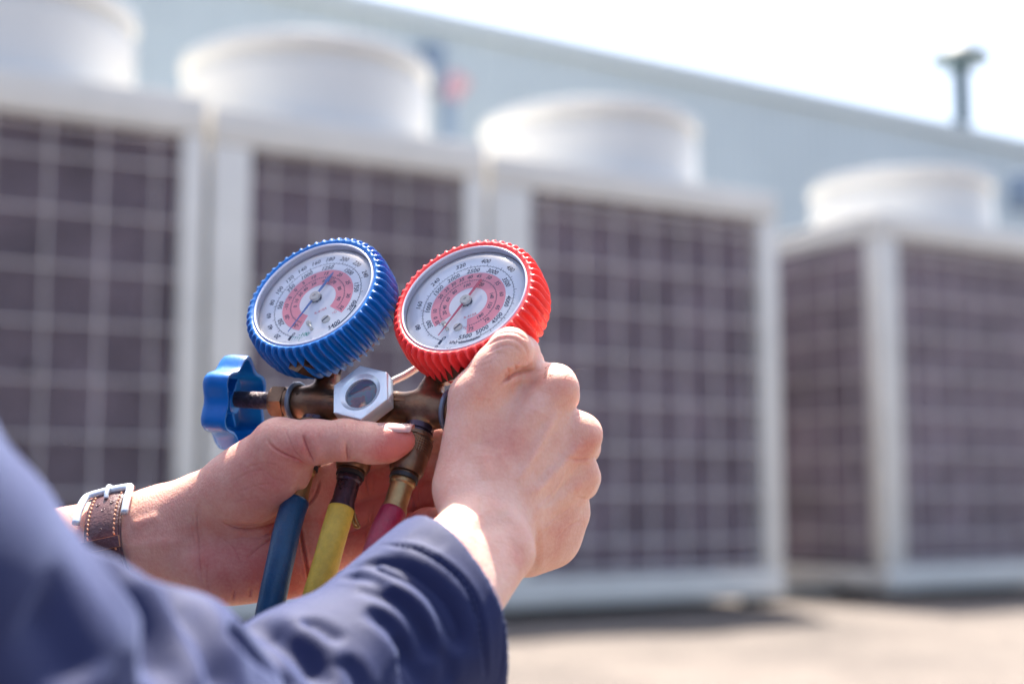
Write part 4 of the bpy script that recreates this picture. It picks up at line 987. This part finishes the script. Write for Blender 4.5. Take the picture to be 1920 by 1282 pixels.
# folds of the right sleeve, in the order cuff -> elbow (positive depth = valley)
def folds(s, L):
    for a in L: s.groove(*a)
    s.apply()
folds(sS, [
    ([(690, 1050), (735, 1060), (780, 1080), (822, 1118), (852, 1178), (862, 1225)], 4.6, 6.0),
    ([(640, 1080), (685, 1082), (735, 1094)], 2.6, 2.6),
    ([(675, 1100), (722, 1112), (765, 1142), (796, 1195), (802, 1240)], 3.8, 4.8),
    ([(565, 1160), (600, 1175), (640, 1205)], 3.4, 3.2),
    ([(690, 1140), (730, 1168), (764, 1215), (782, 1290)], 4.2, 4.6),
    ([(480, 1165), (525, 1190), (572, 1228), (608, 1290)], 6.0, 7.5),
    ([(425, 1170), (465, 1205), (508, 1245), (540, 1300)], 5.5, 6.0),
    ([(640, 1230), (665, 1262), (678, 1300)], 4, 3.5),
    ([(300, 1085), (335, 1120), (376, 1170), (410, 1240), (428, 1320)], 6.5, 8.0),
    ([(195, 1035), (235, 1078), (284, 1138), (308, 1205), (300, 1300)], 8.5, 11.0),
    ([(60, 1120), (110, 1190), (150, 1290)], 12, 5.0)])
sS.relax(1)
folds(sS, [([(872, 985), (915, 1045), (940, 1120), (944, 1200), (936, 1275)], .9, .6), ([(722, 1020), (790, 1032), (863, 1085), (900, 1160), (912, 1275)], 1.2, 2.0),
    ([(730, 1014), (798, 1025), (871, 1078), (908, 1155), (920, 1275)], 1.6, -.6),
    ([(640, 1068), (690, 1058), (730, 1068)], 2.5, 1.2), ([(830, 1215), (840, 1250), (838, 1280)], 3, 1.5), ([(740, 1190), (752, 1240), (748, 1290)], 3, 1.6), ([(880, 1120), (895, 1180), (893, 1230)], 4, 1.0), ([(770, 1000), (800, 1010), (830, 1030)], 5, .8)])
# left sleeve and trunk of the jacket
LHEM = P(133, 1062, .806); LAX = nrmz(LHEM-P(-350, 1120, .838))
def LSLV(p):
    d = smin(cap_d(p, LHEM+LAX*.04, P(-350, 1105, .838), .0285, .046), cap_d(p, P(-350, 1105, .838), ELL, .046, .062), .02)
    d = smin(d, cap_d(p, ELL, SHL, .062, .08), .03)+.7*sleeve_noise(p)
    d = smax(d, (p-LHEM)@LAX, .0012); inner = np.maximum(cap_d(p, LHEM+LAX*.06, LHEM-LAX*.03, .0262, .0262), -(p-(LHEM-LAX*.025))@LAX)
    return smax(d, -inner, .0008)
def trunk(p):
    d = cap_d(p, SHR, SHL, .085, .085); d = smin(d, cap_d(p, NECK-np.array([0, 0, .12]), HIP+np.array([0, 0, .08]), .155, .15), .08)
    d = smin(d, cap_d(p, NECK-np.array([0, 0, .03]), NECK+np.array([0, 0, .03]), .075, .07), .03); d = smax(d, -cap_d(p, NECK, NECK+np.array([0, 0, .1]), .060, .066), .004)
    return d+2.0*sleeve_noise(p)
V1, F1, g = mesh_field(LSLV, np.min([LHEM, ELL, SHL], 0)-.1, np.max([LHEM, ELL, SHL], 0)+.09, .0032)
V2, F2, g = mesh_field(trunk, (-.80, .05, .15), (.0, .85, 1.05), .009)
jV = np.concatenate([sS.V, V1, V2]); jF = np.concatenate([sS.F, F1+len(sS.V), F2+len(sS.V)+len(V1)])
JACK = bigmesh('jacket', jV, jF, M_jack, PER, label='dark blue twill work jacket')
def legs(p):
    fw = np.array([.62, .62, 0]); d = None
    for s_ in (-1, 1):
        h = HIP+SIDE*[1, 1, 0]*.10*s_; k = h+fw*.42+SIDE*.05*s_+np.array([0, 0, .14]); k[2] = .42; a = k-fw*.10-np.array([0, 0, .38]); a[2] = .08
        e = smin(cap_d(p, h, k, .095, .07), cap_d(p, k, a, .068, .055), .03); d = e if d is None else smin(d, e, .03)
        e = cap_d(p, a-fw*.02, a+fw*.25, .045, .04); e[:] = np.maximum(e, -p[:, 2]); d = smin(d, e, .01)
    return smin(d, cap_d(p, HIP-SIDE*.06, HIP+SIDE*.06, .125, .125), .05)
V, F, g = mesh_field(legs, (-.85, .0, -.02), (.35, 1.25, .65), .012)
bigmesh('trousers', V, F, M_trou, PER)

# stitched seam of the cuff
st_ = MB(); q = sS.line([(712, 1017), (780, 1024), (856, 1072), (894, 1150), (906, 1275)], 40)
L_acc = 0; cur = []
for a_, b_ in zip(q[:-1], q[1:]):
    if np.linalg.norm(b_-a_) > .01: continue
    L_acc += np.linalg.norm(b_-a_)
    if (L_acc % .0032) < .0022: cur.append(a_)
    else:
        if len(cur) > 1:
            nn = nrmz(CAM-cur[0])*.0002; st_.add(*tube([cur[0]+nn*.5, (cur[0]+cur[-1])/2+nn*1.6, cur[-1]+nn*.5], .28*mm, 5))
        cur = []
if st_.V: obj('cuff_stitching', st_.V, st_.F, mat('navy_thread', (.05, .06, .16), .6), JACK)
# a few fine hairs behind the first knuckle
hb_ = MB(); hr = random.Random(3)
for k in range(16):
    x, y = hr.uniform(1018, 1075), hr.uniform(690, 712)
    c = sR.hit(x, y)
    if c is None: continue
    d = nrmz(RIGHT*hr.uniform(.2, .9)+UP*hr.uniform(.5, 1.0)-FWD*.3); L = hr.uniform(3, 6)*mm
    hb_.add(*tube([c, c+d*L*.5+RIGHT*L*.05, c+d*L+RIGHT*L*.25-UP*L*.1], [.07*mm, .05*mm, .02*mm], 4))
bigmesh_ = obj('hand_hair', hb_.V, hb_.F, mat('hair_fine', (.06, .04, .03), .5), BODY)

# ------------------------------------------------------------------ wristwatch on the left wrist
M_leather = mat('brown_leather', (.105, .040, .042), .42, bump=.5, bscale=500, var=.2, vscale=60, coat=.15)
M_edge = mat('tan_leather_edge', (.46, .20, .10), .6); M_thr = mat('orange_thread', (.72, .33, .20), .7)
M_buck = mat('white_steel', (.72, .78, .83), .35, metal=.35)
WC = P(238, 1021, .7895); WA = nrmz(P(330, 1000, .784)-P(110, 1048, .798))
WAT = thing('wristwatch', 'wristwatch with brown leather strap, orange stitching and pale steel buckle on the left wrist', 'watch', WC)
wf = frame(WA, UP)    # wf[0] across depth, wf[1] up, wf[2] along the arm
sgn_ = 1 if wf[0]@FWD < 0 else -1; WD = wf[0]*sgn_      # towards the viewer
def wring():
    """section of the forearm at the strap, measured on the flesh itself"""
    out = []
    for k in range(96):
        a = 2*math.pi*k/96; d = wf[1]*math.cos(a)+WD*math.sin(a); rs_ = np.linspace(.008, .045, 75); v = fL(WC+d[None]*rs_[:, None]); i = np.argmax(v > 0); out.append(rs_[i] if v[i] > 0 else .03)
    out = np.array(out); q = np.fft.rfft(out); q[7:] = 0; return np.fft.irfft(q, 96)
WR = wring()
def wpt(a, off, along):    # a: 0 top, 90 deg = facing the viewer
    k = (a/(2*math.pi)*96) % 96; i = int(k) % 96; t = k-int(k); r = WR[i]*(1-t)+WR[(i+1) % 96]*t+off*mm
    return WC+(wf[1]*math.cos(a)+WD*math.sin(a))*r+wf[2]*along*mm
def band(name, a0, a1, o0, o1, hw, m_, n=90, par=WAT, hwf=None, edge=.5):
    V = []; F = []
    for i in range(n+1):
        t = i/n; a = rad(lerp(a0, a1, t)); h = hwf(t) if hwf else hw
        for (o_, w_) in ((o0, -h+edge), (o1-.3, -h), (o1, -h+edge), (o1+.35, 0), (o1, h-edge), (o1-.3, h), (o0, h-edge)): V.append(wpt(a, o_, w_))
    for i in range(n):
        for j in range(7): F.append((i*7+j, (i+1)*7+j, (i+1)*7+(j+1) % 7, i*7+(j+1) % 7))
    F.append(tuple(range(7))); F.append(tuple(n*7+j for j in range(6, -1, -1)))
    return obj(name, V, F, m_, par, ang=50)
st = band('strap', 12, 345, .2, 2.2, 10.6, M_leather)
tail = band('strap_tail', -8, 122, 2.3, 4.3, 10.0, M_leather)
V, F = lathe(wpt(rad(180+90), 3, 0), frame(-WD, wf[1]), [(19*mm, -3*mm), (19.5*mm, 0), (19*mm, 5*mm), (16*mm, 6.5*mm), (.05*mm, 6.6*mm)], 40); obj('watch_case', V, F, M_buck, WAT, ang=30)
band('keeper_loop', 76, 88, 4.4, 6.0, 11.8, M_edge, 12)
band('keeper_loop', 76.6, 87.4, 4.9, 6.5, 11.5, M_leather, 12)
# stitching, two rows
for row in (-7.9, 7.9):
    for k in range(16):
        a = 6+k*5.4; p0 = wpt(rad(a), 4.45, row); p1 = wpt(rad(a+3.2), 4.45, row+.6)
        V, F = tube([p0-(p0-WC)/np.linalg.norm(p0-WC)*.3*mm, (p0+p1)/2+nrmz((p0+p1)/2-WC)*.25*mm, p1-(p1-WC)/np.linalg.norm(p1-WC)*.3*mm], .55*mm, 6); obj('stitch', V, F, M_thr, tail)
for a, rw in ((31, -4.2), (31, 4.6), (40, 0.2), (66, .2)):
    c = wpt(rad(a), 4.62, rw); nn = nrmz(c-WC); V, F = lathe(c, frame(nn, wf[1]), [(1.25*mm, -.2*mm), (1.05*mm, .12*mm), (.75*mm, .1*mm), (.6*mm, -.3*mm), (.02*mm, -.4*mm)], 18); obj('eyelet', V, F, M_leather, tail)
# buckle frame: bent rod following the strap
def rodpts(): 
    L_a = rad(40); pts = []
    for al, a in ((-14.6, rad(46)), (-14.4, rad(28)), (-13.6, rad(11)), (-11.5, rad(6)), (-6, rad(4)), (0, rad(3)), (6, rad(4)), (11.5, rad(6)), (13.6, rad(11)), (14.4, rad(28)), (14.6, rad(46))): pts.append(wpt(a+rad(7), 5.6, al))
    return pts
V, F = tube(catmull(rodpts(), 6), [2.0*mm]*61, 14, sec=lambda a: (math.cos(a)*1.15, math.sin(a)*.9)); bk = obj('buckle', V, F, M_buck, WAT)
V, F = tube(catmull([wpt(rad(3), 4.6, 0), wpt(rad(11), 7.8, 0), wpt(rad(18), 6.6, 0), wpt(rad(24), 4.9, 0)], 5), 1.3*mm, 10); obj('buckle_tongue', V, F, M_buck, bk)
